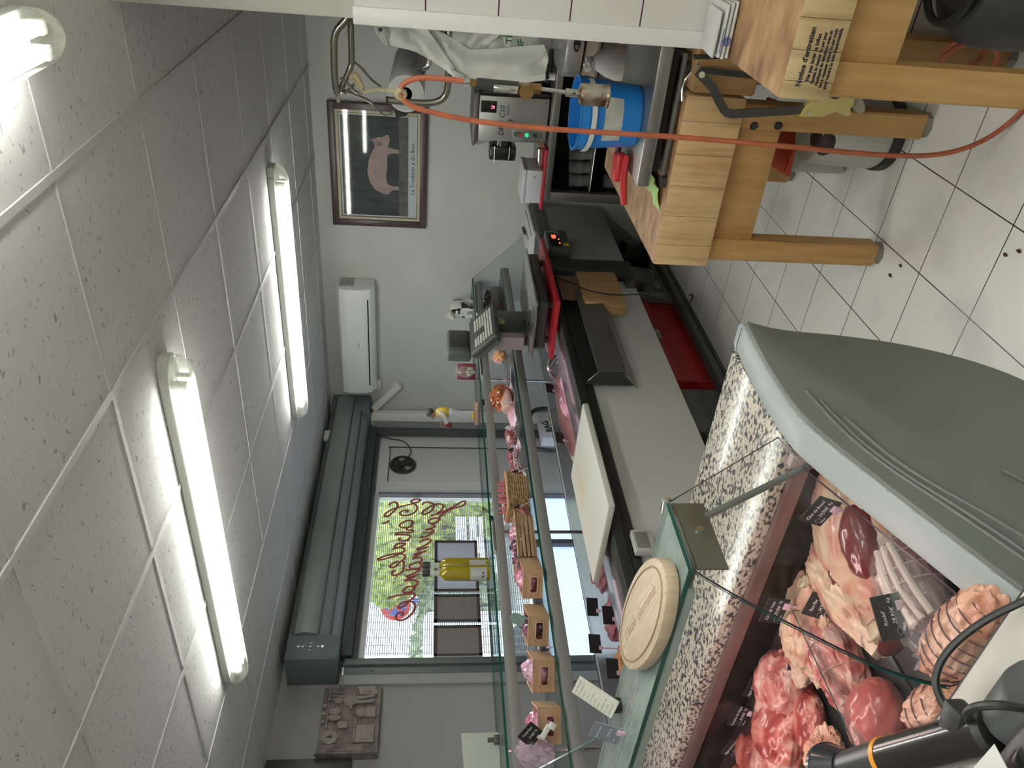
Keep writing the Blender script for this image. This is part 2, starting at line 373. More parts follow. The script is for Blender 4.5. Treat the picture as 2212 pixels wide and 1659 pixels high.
# ---- things on the window glass
SCRIPT_STROKES = [[(4.496,1.909),(4.525,1.901),(4.537,1.86),(4.506,1.838),(4.463,1.848),(4.398,1.89),(4.373,1.915),(4.379,1.945),(4.417,1.927),(4.463,1.871),(4.49,1.799),(4.517,1.726),(4.537,1.681),(4.564,1.663),(4.574,1.691),(4.564,1.728),(4.54,1.743),(4.524,1.727),(4.504,1.698),(4.465,1.684),(4.419,1.705),(4.393,1.741),(4.383,1.79),(4.399,1.825),(4.425,1.819),(4.444,1.792),(4.441,1.761),(4.428,1.756),(4.422,1.778)],[(4.297,1.951),(4.31,1.921),(4.332,1.898)],[(4.504,1.652),(4.534,1.635),(4.538,1.593),(4.512,1.556),(4.459,1.564),(4.42,1.591),(4.394,1.641),(4.41,1.655),(4.459,1.624),(4.505,1.565),(4.519,1.514),(4.506,1.482),(4.46,1.491),(4.42,1.518),(4.388,1.564)],[(4.384,1.582),(4.42,1.496),(4.487,1.403),(4.547,1.337),(4.554,1.308),(4.514,1.309),(4.487,1.347),(4.467,1.412),(4.42,1.477),(4.375,1.514),(4.337,1.514),(4.299,1.55),(4.299,1.586),(4.317,1.604),(4.349,1.582),(4.362,1.541),(4.35,1.514)],[(4.292,1.576),(4.274,1.54),(4.255,1.563),(4.23,1.634),(4.237,1.585),(4.227,1.554),(4.206,1.571),(4.2,1.64)],[(4.212,1.556),(4.169,1.602),(4.151,1.645),(4.157,1.656),(4.169,1.639)],[(4.103,1.666),(4.133,1.627),(4.139,1.579),(4.11,1.579),(4.068,1.626),(4.033,1.69),(4.027,1.669),(4.062,1.591)],[(4.016,1.608),(3.987,1.71),(3.975,1.684),(3.998,1.642)],[(3.981,1.668),(3.936,1.722),(3.956,1.667),(3.941,1.637),(3.913,1.649),(3.902,1.687),(3.88,1.732),(3.852,1.727),(3.841,1.685),(3.857,1.648),(3.885,1.64),(3.908,1.666)],[(3.833,1.756),(3.841,1.706),(3.846,1.652),(3.83,1.656),(3.797,1.705),(3.771,1.758),(3.765,1.729),(3.797,1.655)],[(3.776,1.683),(3.728,1.777),(3.744,1.724),(3.738,1.674),(3.717,1.661),(3.696,1.677),(3.675,1.689)],[(4.264,1.816),(4.279,1.822),(4.317,1.792),(4.336,1.748),(4.323,1.716),(4.286,1.719),(4.254,1.754),(4.254,1.798),(4.264,1.812)],[(4.251,1.763),(4.23,1.762),(4.23,1.709),(4.206,1.717),(4.208,1.761),(4.205,1.831),(4.181,1.852)],[(4.181,1.848),(4.187,1.796),(4.181,1.743),(4.157,1.729),(4.121,1.758),(4.115,1.801),(4.139,1.824),(4.151,1.803)],[(4.033,1.862),(4.051,1.816),(4.074,1.782),(4.092,1.761),(4.097,1.783),(4.092,1.818),(4.068,1.847),(4.051,1.842),(4.051,1.799),(4.045,1.773),(4.022,1.767),(3.999,1.788),(3.987,1.86),(3.964,1.922),(3.936,1.967),(3.928,1.953),(3.942,1.9),(3.97,1.838),(3.993,1.796),(3.976,1.761),(3.942,1.769),(3.925,1.785)],[(3.919,1.81),(3.902,1.843),(3.875,1.871),(3.853,1.861),(3.864,1.832),(3.897,1.809),(3.925,1.785),(3.897,1.767),(3.841,1.769),(3.798,1.796),(3.782,1.833),(3.793,1.854),(3.82,1.847),(3.831,1.823)],[(3.684,1.689),(3.685,1.734),(3.659,1.766),(3.628,1.764),(3.628,1.732),(3.648,1.696),(3.674,1.685),(3.69,1.693)],[(3.578,1.871),(3.603,1.82),(3.617,1.74),(3.627,1.687),(3.601,1.683),(3.581,1.698),(3.556,1.722),(3.511,1.756),(3.492,1.787),(3.507,1.797),(3.537,1.777),(3.556,1.738),(3.551,1.697),(3.521,1.676),(3.476,1.683),(3.432,1.71),(3.399,1.748),(3.392,1.782),(3.409,1.807),(3.443,1.804),(3.462,1.782),(3.457,1.754),(3.438,1.757),(3.436,1.776)]]
g = G()
for st in SCRIPT_STROKES: g.tube([(x, 4.2955, z) for x, z in st], .0085, seg=6, smooth=2)
for v in g.bm.verts: v.co.y = 4.2975+(v.co.y-4.2955)*.12
solo('window_lettering', g, mat('script_red', (.42, .10, .09), .5, var=.03), 'reddish brown handwritten script on the window glass, seen from behind', 'lettering', loc=(3.9, 4.2975, 1.7))
for k, (x0, x1, tone, lab) in enumerate(((3.89, 4.11, 0, 'brown framed paper on the window, nearest the lettering tail, behind the oil bottles'), (3.63, 3.87, 0, 'brown framed paper on the window mostly hidden by the oil bottles'), (3.37, 3.60, 1, 'brown framed dark notice on the window left of the oil bottles'), (3.10, 3.34, 1, 'brown framed dark notice on the window, the leftmost one by the grey rail'))):
    z0, z1 = 1.235, 1.55
    t = thing('window_poster', lab, 'poster', (x0, 4.28, z0), group='framed papers on the window', world=True)
    g = G().box(x0, 4.282, z0, x1, 4.296, z0+.02).box(x0, 4.282, z1-.02, x1, 4.296, z1).box(x0, 4.282, z0, x0+.018, 4.296, z1).box(x1-.018, 4.282, z0, x1, 4.296, z1); mk('frame', g, mat('poster_frame', (.085, .06, .06), .5), t)
    pm = mat('poster_back_light', (.62, .62, .68), .7, var=.08, scale=20, stretch=(1, 1, .1)) if not tone else mat('poster_back_dark', (.26, .23, .22), .7, var=.12, scale=30, stretch=(6, 1, .4))
    if not tone:
        pm.node_tree.nodes['Principled BSDF'].inputs['Transmission Weight'].default_value = .45
        pm.node_tree.nodes['Principled BSDF'].inputs['Roughness'].default_value = .9
    mk('paper', G().box(x0+.018, 4.288, z0+.02, x1-.018, 4.292, z1-.02), pm, t)
g = G()
z = .88
while z < 2.0: g.box(3.155, 4.345, z, 4.60, 4.3465, z+.0058); z += .0145
for k in range(24): x = 3.17+k*.0615; g.box(x, 4.3445, .87, x+.0035, 4.347, 2.0)
solo('roller_grille', g, mat('grille', (.78, .82, .90), .4, var=.03), 'fine pale mesh roller grille hanging outside the window glass', 'grille', loc=(3.9, 4.346, 2.0))
# ================= OUTSIDE =================
struct('ground', G().box(-6, 4.5, -.25, 30, 30, -.12), mat('asphalt', (.42, .41, .40), .9, var=.12, scale=5))
HG = ramp2('hedge_leaves', [(.3, (.16, .26, .05)), (.5, (.42, .50, .11)), (.7, (.66, .68, .24))], scale=6, detail=5, rough=.8)
def tree(name, label, cx, cy, blobs, m, trunk=True, n=700, sz=.13, seed=1):
    rnd = random.Random(seed)
    t = thing(name, label, 'tree', (cx, cy, -.12), world=True)
    g = G()
    for (x, y, z, rx, ry, rz) in blobs:
        g.ball((x, y, z), (rx*.8, ry*.8, rz*.8), 3, .35, 5, seed)
        for k in range(n//len(blobs)):
            d = Vector((rnd.gauss(0, 1), rnd.gauss(0, 1), rnd.gauss(0, 1))).normalized(); p = Vector((x+d.x*rx, y+d.y*ry, z+d.z*rz))
            a = rnd.random()*PI; s_ = sz*(.6+rnd.random()*.8); u = Vector((math.cos(a), rnd.uniform(-.4, .4), math.sin(a)))*s_; w = Vector((-math.sin(a), rnd.uniform(-.4, .4), math.cos(a)))*s_*.5
            f = g.bm.faces.new([g.bm.verts.new(q) for q in (p-u, p-w, p+u, p+w)])
    g.rec = False
    mk('foliage', g, m, t)
    if trunk: mk('trunk', G().cyl((cx, cy, -.13), (cx, cy, 1.6), .14, .1), mat('bark', (.16, .11, .07), .9), t)
tree('leafy_tree', 'bright yellow green leafy tree outside behind the window', 11.4, 11.6, [(11.6, 11.6, 2.2, 1.7, 1.0, 1.1), (12.8, 11.8, 1.6, 1.5, 1, 1.5), (10.4, 11.4, 2.3, .8, .8, .55)], HG, n=2600)
tree('olive_bush', 'pale grey green bush outside, beyond the left end of the window', 8.6, 12.4, [(7.9, 12.4, 1.2, .9, .7, 1.2), (9.3, 12.5, .9, 1.2, .7, .9), (10.6, 12.6, .9, 1.0, .7, .8)], ramp2('olive_leaves', [(.3, (.16, .20, .12)), (.6, (.42, .48, .30))], scale=12, rough=.8), n=1700, seed=5)
sg = thing('road_sign', 'round blue no stopping road sign with red rim and cross', 'sign', (10.6, 13, -.12), world=True)
q = rm((10.62, 13, 2.2), PI/2, 0, -.25)
RS = mat('sign_red', (.75, .05, .06), .4); BS = mat('sign_blue', (.05, .14, .72), .4); WS = mat('sign_white', (.85, .87, .9), .5)
def lm_(g, mtx): bmesh.ops.transform(g.bm, matrix=mtx, verts=g.bm.verts); return g
mk('rim', lm_(G().cyl((0, 0, -.01), (0, 0, .01), .315, seg=48), q), WS, sg)
mk('disc', lm_(G().cyl((0, 0, -.012), (0, 0, .014), .30, seg=48), q), RS, sg)
mk('blue_field', lm_(G().cyl((0, 0, 0), (0, 0, .018), .215, seg=48), q), BS, sg)
mk('red_cross', lm_(G().box(-.22, -.03, .018, .22, .03, .022, mtx=Matrix.Rotation(PI/4, 4, 'Z')).box(-.22, -.03, .018, .22, .03, .022, mtx=Matrix.Rotation(-PI/4, 4, 'Z')), q), RS, sg)
pl = mk('plate', lm_(G().box(-.18, -.50, -.01, .18, -.33, .01, .01), q), WS, sg)
mk('arrow_field', lm_(G().box(.08, -.49, .01, .17, -.34, .014), q), BS, pl)
mk('lettering', lm_(G().text('5 MAX', .085, rm((-.05, -.42, .012))), q), BS, pl)
mk('post', G().cyl((10.62, 13.04, -.12), (10.62, 13.04, 2.5), .03), mat('galv', (.4, .41, .42), .5, .6), sg)
st = thing('sign_panels', 'white stacked direction boards with dark blue letters outside the window', 'sign', (7.8, 8.0, -.12), world=True)
for i, (z0, z1, tx) in enumerate(((1.035, 1.20, 'RUE      23\nSANTRE   12'), (.895, .995, 'ZINE   63'), (.75, .86, 'ST AURANT'))):
    b = mk('board', G().box(7.30, 7.99, z0, 8.14, 8.02, z1, .006), WS, st)
    mk('lettering', G().text(tx, .062, rm((7.72, 7.987, (z0+z1)/2), PI/2, 0, 0)), mat('ink_blue', (.03, .08, .25), .5), b)
for x in (7.4, 8.05): mk('post', G().cyl((x, 8.04, -.12), (x, 8.04, 1.2), .02), MATS['galv'], st)
van = thing('parked_van', 'white van parked outside, part seen at the left of the window', 'van', (5.8, 9.3, -.12), world=True)
mk('body', G().box(4.4, 8.6, .15, 7.0, 10.3, 1.62, .12, 4), mat('van_white', (.85, .86, .9), .3), van)
mk('lettering', G().text('BOUCHERIE', .16, rm((5.9, 8.596, 1.22), PI/2), ext=.001).text('so', .16, rm((5.9, 8.596, .78), PI/2), ext=.001, shear=.3), mat('van_red', (.6, .04, .06), .5), van)
mk('emblem', G().tube([(5.9+.11*math.cos(a*PI/16), 8.597, 1.03+.11*math.sin(a*PI/16)) for a in range(32)], .006, 6, closed=True), MATS['van_red'], van)
for x in (4.95, 6.4): mk('wheel', G().cyl((x, 8.57, .20), (x, 8.8, .20), .32, seg=32), BLK, van)
sun = bpy.data.lights.new('sun', 'SUN'); so = bpy.data.objects.new('sun', sun); C.objects.link(so); sun.energy = 1.6; sun.angle = .4; so.rotation_euler = (math.radians(40), 0, math.radians(-60)); sun.color = (1, .97, .9)
# ================= FLUORESCENT FITTINGS =================
HOUS = mat('fitting_housing', (.50, .51, .47), .5, var=.02)
COV = clear('fitting_cover', (.97, .98, .95), rough=.12, haze=.38, hazecol=(.9, .92, .85))
m_, n_, l_, b_ = nt('tube_glow'); e_ = n_.new('ShaderNodeEmission'); e_.inputs[0].default_value = (1, 1, .95, 1); e_.inputs[1].default_value = TUBE; l_.new(e_.outputs[0], n_['Material Output'].inputs[0])
def fitting(loc, rz, label, L=1.58):
    t = thing('ceiling_light', label, 'ceiling light', loc, rz, group='tube lights on the ceiling')
    g = G().box(-.055, -L/2, -.035, .055, L/2, 0, .008)
    for s in (-1, 1): g.prism([(-.05, s*(L/2-.01)), (.05, s*(L/2-.01)), (.035, s*(L/2+.045)), (.012, s*(L/2+.06)), (-.012, s*(L/2+.06)), (-.035, s*(L/2+.045))], -.035, 0, bev=.003)
    mk('housing', g, HOUS, t)
    g = G().box(-.028, -L/2+.05, -.045, .028, L/2-.05, -.034); mk('reflector', g, PVC, t)
    for s in (-1, 1): mk('tube', G().cyl((s*.024, -L/2+.06, -.060), (s*.024, L/2-.06, -.060), .016, seg=14), m_, t)
    for s in (-1, 1):
        for k in (-1, 1): mk('lamp_holder', G().box(s*.024-.014, k*(L/2-.045)-.012, -.078, s*.024+.014, k*(L/2-.045)+.012, -.034, .003), PVC, t)
    g = G(); N = 14
    pr = [(.057*math.cos(PI*k/N), -.036-.062*math.sin(PI*k/N)) for k in range(N+1)]
    rows = []
    for y, sc in ((-L/2-.052, .25), (-L/2-.04, .6), (-L/2-.015, .85), (-L/2+.02, 1), (0, 1), (L/2-.02, 1), (L/2+.015, .85), (L/2+.04, .6), (L/2+.052, .25)):
        rows.append([(x*sc, y, -.036+(z+.036)*sc) for x, z in pr])
    g.sheet(rows); mk('cover', g, COV, t)
    return t
fitting((2.13, 2.24, 2.47), 0, 'long fluorescent ceiling light in the middle, over the near glass counter')
fitting((4.0, 2.24, 2.47), 0, 'far fluorescent ceiling light nearest the framed pig poster', L=1.52)
fitting((.98, .385, 2.47), PI/2, 'near fluorescent ceiling light cut off by the picture edge')
fitting((-.75, .385, 2.47), PI/2, 'unseen fluorescent light added behind the near one to brighten the near surfaces')  # added unseen lamp, lifts the floor and the near counter panels
fitting((.6, -.85, 2.47), PI/2, 'unseen fluorescent light added near the right wall to brighten the near surfaces')  # second added lamp out of view, more frontal light on tiles and panels

# ================= FAR GLASS COUNTER (runs along x) =================
GLS = clear('shelf_glass', (.90, .95, .94), rough=.02); GEDGE = mat('glass_edge', (.01, .085, .065), .12, var=.1, coat=.5)
GL2 = clear('pane_glass', (.96, .98, .98), rough=.015)
CREAM = mat('cream_panel', (.62, .63, .61), .5, var=.015); CBLK = mat('rim_black', (.022, .024, .024), .38, var=.06); STEEL = mat('steel', (.45, .44, .42), .32, .85, var=.05, stretch=(1, 30, 1), scale=6)
STD = mat('steel_dark', (.20, .195, .185), .38, .8, var=.06); DARKIN = mat('inner_dark', (.012, .012, .013), .6, var=.1); LIGHTBAR = mat('light_bar', (.24, .24, .23), .5, .1, var=.03)
def pane(g, *a):
    """glass box: broad faces slot 0, narrow edges slot 1"""
    n0 = len(g.bm.faces); g.box(*a); g.bm.faces.ensure_lookup_table(); fs = g.bm.faces[n0:]
    mxa = max(f.calc_area() for f in fs)
    for f in fs: f.material_index = 0 if f.calc_area() > mxa*.5 else 1
    return g
ctr = thing('display_counter', 'long refrigerated glass display counter running to the far wall', 'display counter', (3.5, 2.7, 0), world=True)
g = G().box(1.50, 2.15, .365, 4.26, 2.19, .815, .003); mk('back_panel', g, CREAM, ctr)
g = G().box(4.42, 2.15, .365, 5.46, 2.19, .83, .003); mk('back_panel', g, mat('panel_grey_dark', (.34, .345, .34), .5, var=.02), ctr)
g = G().box(1.50, 2.13, .815, 5.50, 2.20, .862, .004).box(1.50, 2.118, .862, 5.50, 2.20, .905, .006); mk('rim', g, CBLK, ctr)
g = G().box(4.27, 2.085, .37, 4.42, 2.20, .90, .006); po = mk('post', g, mat('post_black', (.035, .04, .04), .45, var=.05), ctr)
g = G().box(4.17, 2.135, .37, 4.27, 2.16, .43, .002); mk('latch', g, STD, ctr)
g = G().box(1.50, 2.20, .86, 5.52, 2.385, .885, .002); mk('work_ledge', g, mat('ledge_steel', (.30, .28, .28), .22, .75, var=.05), ctr)
g = G().box(1.50, 2.385, .70, 5.52, 2.40, .885).box(1.50, 2.40, .70, 5.52, 3.42, .715); mk('deck', g, mat('deck_steel', (.16, .15, .165), .25, .6, var=.06), ctr)
g = G().box(1.50, 3.42, .12, 5.52, 3.46, .715, .004); mk('front_panel', g, CREAM, ctr)
g = G().box(1.50, 2.24, .03, 5.50, 2.31, .075, .006).box(1.5, 2.25, 0, 5.5, 2.30, .02); mk('plinth_rail', g, mat('plinth', (.10, .105, .10), .5, .3, var=.1), ctr)
g = G().box(1.50, 2.20, .34, 5.46, 3.42, .36).box(1.5, 3.36, .0, 5.5, 3.42, .70).box(1.5, 2.2, .36, 5.4, 2.24, .70); mk('carcass', g, DARKIN, ctr)
g = G().box(1.46, 2.12, .12, 1.50, 3.46, .72, .004).box(1.46, 2.12, .72, 1.50, 2.45, .90, .004); mk('end_panel', g, CREAM, ctr)
for x in (4.33, 2.6): mk('leg', G().box(x, 2.28, .03, x+.055, 2.335, .36, .004), mat('leg_grey', (.17, .175, .17), .5, .4), ctr)
ctl = mk('control_box', G().prism([(4.50, .885), (4.50, .735), (4.80, .735), (4.80, .845), (4.78, .88)], 2.055, 2.15, 'y', bev=.010), mat('control_grey', (.075, .085, .08), .5, var=.05), ctr)
mk('control_screen', G().box(4.53, 2.050, .79, 4.77, 2.056, .865, .003), mat('screen_black', (.01, .012, .01), .15), ctl)
REDL = mat('led_red', (.5, .02, .02), .4, emis=(1, .12, .06), es=3)
mk('led_digits', G().text('4.8', .045, rm((4.66, 2.047, .832), PI/2), ext=.001).box(4.56, 2.046, .80, 4.575, 2.05, .807).box(4.62, 2.046, .80, 4.63, 2.05, .806), REDL, ctl)
wr = mk('warning_sign', G().prism([(4.53, .745), (4.585, .745), (4.558, .785)], 2.049, 2.056, 'y'), mat('warn_yellow', (.75, .55, .02), .5), ctl)
mk('label_plate', G().box(4.42, 2.147, .37, 4.50, 2.15, .43), mat('label_dark', (.09, .09, .085), .5), ctr)
# shelves, light bars, glazing
g = pane(G(), 1.30, 2.82, 1.288, 5.54, 3.14, 1.298); sh = mk('top_shelf', g, [GLS, GEDGE], ctr, smooth=False)
g = G().box(1.30, 2.822, 1.225, 5.50, 2.84, 1.268, .003).box(1.30, 2.84, 1.234, 5.50, 2.885, 1.268, .003); mk('light_bar', g, LIGHTBAR, ctr)
g = pane(G(), 1.30, 2.60, 1.092, 5.30, 2.93, 1.101); mk('middle_shelf', g, [GLS, GEDGE], ctr, smooth=False)
g = G().box(1.30, 2.600, 1.040, 5.30, 2.618, 1.085, .003).box(1.30, 2.618, 1.050, 5.30, 2.66, 1.085, .003); mk('light_bar', g, LIGHTBAR, ctr)
PK, pn, plk, pb = nt('pink_strip'); e2 = pn.new('ShaderNodeEmission'); e2.inputs[0].default_value = (1, .52, .72, 1); e2.inputs[1].default_value = DECKL; plk.new(e2.outputs[0], pn['Material Output'].inputs[0])
g = G().box(1.36, 2.850, 1.228, 4.70, 2.875, 1.2335); mk('lamp_strip', g, PK, ctr)
g = G().box(1.36, 2.627, 1.0435, 3.5, 2.652, 1.0495).box(3.62, 2.627, 1.0435, 5.2, 2.652, 1.0495); mk('lamp_strip', g, PK, ctr)
def glass_poly(g, P, th, n):
    P = [Vector(p) for p in P]; n = Vector(n).normalized()*th
    A = [g.bm.verts.new(p) for p in P]; B = [g.bm.verts.new(p+n) for p in P]
    g.bm.faces.new(A[::-1]).material_index = 0; g.bm.faces.new(B).material_index = 0
    for k in range(len(P)): g.bm.faces.new((A[k], A[(k+1) % len(P)], B[(k+1) % len(P)], B[k])).material_index = 1
    return g
for x in (5.50, 1.475):
    g = glass_poly(G(), [(x, 2.385, .885), (x, 2.80, 1.295), (x, 3.13, 1.295), (x, 3.42, .74), (x, 3.0, .74)], .006, (1, 0, 0)); mk('end_glass', g, [GL2, GEDGE], ctr, smooth=False)
g = glass_poly(G(), [(1.5, 3.135, 1.29), (5.5, 3.135, 1.29), (5.5, 3.44, .72), (1.5, 3.44, .72)], .006, (0, 1, .6)); mk('front_glass', g, [GL2, GEDGE], ctr, smooth=False)
CHROME = mat('chrome', (.62, .62, .60), .14, .95, var=.03)
for x in (5.35, 4.47, 3.0, 1.75):
    g = G().cyl((x, 3.06, .72), (x, 3.06, 1.286), .009); mk('upright', g, CHROME, ctr)
for x in (5.38, 4.45, 4.0, 2.95, 2.75):
    g = G().box(x-.015, 2.90, 1.255, x+.015, 2.93, 1.287, .004); mk('shelf_clip', g, BLK, ctr)
for x0, x1 in ((5.02, 5.48), (4.2, 4.44), (2.66, 2.86)):
    g = G().prism([(2.83, 1.284), (2.86, 1.284), (2.93, 1.225), (2.92, 1.215)], x0, x1, 'x'); mk('price_rail', g, PVC, ctr)
# ---- things on the top shelf
def yrot(p): return p
cow = thing('cow_jug', 'white ceramic cow jug with black patches on the top glass shelf', 'cow jug', (5.32, 2.97, 1.298), PI)
CER = ramp2('cow_ceramic', [(0, (.72, .71, .66)), (.60, (.72, .71, .66)), (.61, (.03, .03, .035)), (1, (.03, .03, .035))], scale=16, detail=0, rough=.2, coat=.4, off=(.3, .1, .2))
g = G().ball((0, 0, .10), (.105, .062, .075), 4, fn=lambda p, d: Vector((p.x, p.y, max(p.z, -.065) if d.z < 0 else p.z))); g.box(-.085, -.05, .03, .09, .05, .12, .03)
mk('body', g, CER, cow)
for sx in (-.06, .065):
    for sy in (-.03, .03): mk('leg', G().cyl((sx, sy, 0), (sx, sy, .06), .017, .02), CER, cow)
hd = mk('head', G().ball((.11, 0, .17), (.035, .028, .028), 3).ball((.15, 0, .155), (.028, .02, .022), 3), mat('cow_white', (.66, .63, .55), .3, var=.05), cow)
for sy in (-1, 1): mk('horn', G().cyl((.10, sy*.015, .19), (.098, sy*.026, .215), .007, .003), MATS['cow_white'], hd)
mk('tail', G().tube([(-.09, 0, .15), (-.14, 0, .165), (-.165, 0, .13), (-.15, 0, .09), (-.10, 0, .07)], .008, smooth=2), MATS['cow_white'], cow)
pk = thing('snack_bag', 'small clear bag of pale biscuits with dark red band on the top shelf', 'food bag', (4.42, 2.96, 1.298), .5)
PLASTIC = clear('thin_plastic', (.93, .93, .93), rough=.15, haze=.18)
g = G().ball((0, 0, .075), (.085, .05, .075), 4, .12, 4, 3); mk('bag', g, PLASTIC, pk)
g = G(); 
for k in range(16): g.ball((random.uniform(-.05, .05), random.uniform(-.025, .025), random.uniform(.02, .12)), (.022, .015, .02), 2, .2, 4, k)
tag_ = mk('biscuits', g, mat('biscuit', (.52, .46, .35), .6, var=.2, scale=30), pk); tag_['kind'] = 'stuff'
mk('band', G().box(-.03, -.055, .005, -.045, .055, .13, .003), mat('band_red', (.16, .015, .03), .5), pk)
# figurine of a butcher
fg = thing('figurine', 'small painted figurine of a man in yellow waistcoat holding red hams', 'figurine', (3.94, 2.96, 1.298), 2.2)
FSK = mat('fig_skin', (.35, .18, .10), .5); FYE = mat('fig_yellow', (.60, .45, .06), .5); FTR = mat('fig_trousers', (.50, .53, .56), .5, var=.1); FRD = mat('fig_red', (.22, .03, .035), .45); FHA = mat('fig_hair', (.05, .05, .045), .6)
mk('base', G().box(-.075, -.055, 0, .075, .055, .028, .01), mat('fig_base', (.34, .22, .17), .5), fg)
g = G()
for s in (-1, 1): g.tube([(0, s*.018, .045), (.004, s*.020, .09), (.008, s*.022, .13), (0, s*.018, .165)], lambda t: .016+.01*t, 12, smooth=2)
g.ball((0, 0, .175), (.034, .042, .035), 3); mk('trousers', g, FTR, fg)
for s in (-1, 1): mk('shoe', G().ball((.012, s*.02, .038), (.03, .015, .013), 2), FYE, fg)
g = G().ball((-.002, 0, .225), (.036, .046, .055), 3); mk('waistcoat', g, FYE, fg)
for s in (-1, 1): mk('arm', G().tube([(0, s*.045, .255), (.01, s*.058, .225), (.045, s*.04, .205), (.06, s*.022, .205)], .013, 10, smooth=2), mat('fig_sleeve', (.62, .60, .55), .6), fg)
hd = mk('head', G().ball((.012, 0, .298), (.024, .021, .028), 3).ball((.036, 0, .294), (.008, .006, .008), 2).cyl((0, 0, .262), (.006, 0, .285), .012), FSK, fg)
mk('hair', G().ball((.002, 0, .310), (.029, .025, .026), 3), FHA, hd)
mk('scarf', G().tube([(.03, 0, .272), (.005, .022, .266), (-.015, 0, .268), (.005, -.022, .266)], .007, 8, closed=True, smooth=1), mat('fig_scarf', (.6, .6, .55), .6), fg)
mk('ham', G().ball((.07, .005, .205), (.022, .014, .022), 2).ball((.085, -.012, .188), (.018, .014, .02), 2), FRD, fg)
mk('steel_hook', G().tube([(.055, 0, .25), (.09, 0, .235), (.092, 0, .21)], .003, 6), STD, fg)
# oil bottles
OIL = mat('olive_oil', (.46, .36, .015), .12, var=.12, scale=4, stretch=(1, 1, .3), coat=.6)
OIL.node_tree.nodes['Principled BSDF'].inputs['Transmission Weight'].default_value = .5
def bottle(loc, label):
    t = thing('oil_bottle', label, 'bottle', loc, .6, group='oil bottles on the top shelf')
    mk('oil', G().lathe([(.001, .003), (.036, .004), (.0385, .012), (.0385, .205), (.036, .222), (.027, .236), (.0145, .25), (.0145, .251), (.001, .252)], 28), OIL, t)
    mk('neck', G().lathe([(.0145, .249), (.0135, .30), (.001, .302)][:2]+[(.001, .302)], 20), clear('neck_glass', (.9, .93, .9), haze=.35, rough=.05), t)
    mk('cap', G().lathe([(.001, .296), (.0165, .296), (.0175, .30), (.0175, .328), (.016, .333), (.001, .334)], 20), BLK, t)
    g = G(); rows = []
    for z in (.02, .10):
        rows.append([(.0392*math.cos(a), .0392*math.sin(a), z) for a in [PI*.75+k*.16 for k in range(12)]])
    g.sheet(rows); lb = mk('label', g, mat('label_grey', (.40, .41, .40), .6, var=.05), t)
    mk('emblem', G().box(-.0415, -.013, .035, -.0392, -.005, .043).box(-.0415, .003, .035, -.0392, .013, .043), mat('ink', (.02, .02, .02), .6), lb)
    return t
b1 = bottle((2.595, 2.93, 1.298), 'tall oil bottle with black stopper, the left one with its white label')
b2 = bottle((2.675, 2.965, 1.298), 'tall oil bottle with black stopper, the right one behind its twin')
lf = solo('leaflet_sheet', G().sheet([[(1.80-.30*t, 3.0+.03*math.sin(t*3), 1.30+.115*s+.04*s*s-.02*t*s) for t in [k/10 for k in range(11)]] for s in [j/4 for j in range(5)]], .0008), mat('leaflet', (.46, .50, .45), .45, var=.04), 'curved pale green card standing on the top shelf at the left edge', 'card', loc=(1.7, 3.0, 1.30))
solo('card_clip', G().box(1.735, 2.955, 1.30, 1.765, 2.985, 1.325, .003).box(1.748, 2.955, 1.325, 1.752, 2.985, 1.35), STD, 'small dark metal clip beside the curved pale card', 'clip', loc=(1.75, 2.97, 1.30))
# ---- things on the middle shelf
MS = 1.101
def cardtag(loc, rot, lines=None, col=None, w=.072, h=.050, name='price_card', label='', clip=(.55, .34, .42), group=None, sub=None, cat='price card', foot=.03, textcol=(.75, .75, .75)):
    t = thing(name, label, cat, loc, rot=rot, group=group)
    mk('card', G().box(-w/2, -h/2, -.0012, w/2, h/2, .0012, .0005, 1), col or mat('slate', (.022, .020, .021), .55, var=.1), t)
    if lines:
        g = G()
        for (tx, s, x, y) in lines: g.text(tx, s, rm((x*w, y*h, .0014)), ext=.0002, shear=.25)
        mk('lettering', g, mat('chalk_%.2f' % textcol[0], textcol, .8), t)
    if sub: mk('drawing', G().tube([(-w*.32+.006*math.cos(a)*(1+.3*math.sin(3*a)), -h*.22+.005*math.sin(a), .0015) for a in [k*.4 for k in range(16)]], .0005, 4, closed=True), mat('chalk_dim', (.25, .25, .25), .8), t)
    if clip: mk('clip', G().box(.008, -h/2-.006, -.004, .024, -h/2+.010, .004, .001).box(.013, -h/2-foot, -.002, .019, -h/2-.004, .0), mat('clip_pink', (.72, .50, .60), .4), t)
    return t
gt = thing('sausage_tray', 'dark tray heaped with black dried sausages on the middle shelf', 'food tray', (5.0, 2.78, MS))
mk('tray', G().box(-.17, -.09, 0, .17, .09, .085, .01), mat('tray_dark', (.035, .02, .022), .25, coat=.4), gt)
g = G()
for k in range(60): g.ball((random.uniform(-.16, .16), random.uniform(-.08, .08), .085+random.uniform(0, .035)), (.018, .014, .014), 1, .2, 4, k)
s_ = mk('sausages', g, mat('black_sausage', (.02, .014, .014), .4, var=.4), gt); s_['kind'] = 'stuff'
ob = thing('crisp_bag', 'small clear bag of orange crisps behind the weighing scale', 'food bag', (4.33, 2.78, MS), .6)
mk('bag', G().ball((0, 0, .055), (.095, .05, .055), 3, .15, 4, 9), PLASTIC, ob)
s_ = mk('crisps', G().ball((0, 0, .052), (.08, .04, .045), 3, .4, 9, 4), mat('crisp_orange', (.80, .32, .05), .5, var=.35, scale=50), ob); s_['kind'] = 'stuff'
cardtag((4.22, 2.74, MS+.03), (1.2, 0, .3), None, mat('grey_card', (.2, .2, .2), .5), .06, .04, label='grey price card lying against the orange crisp bag', clip=None)
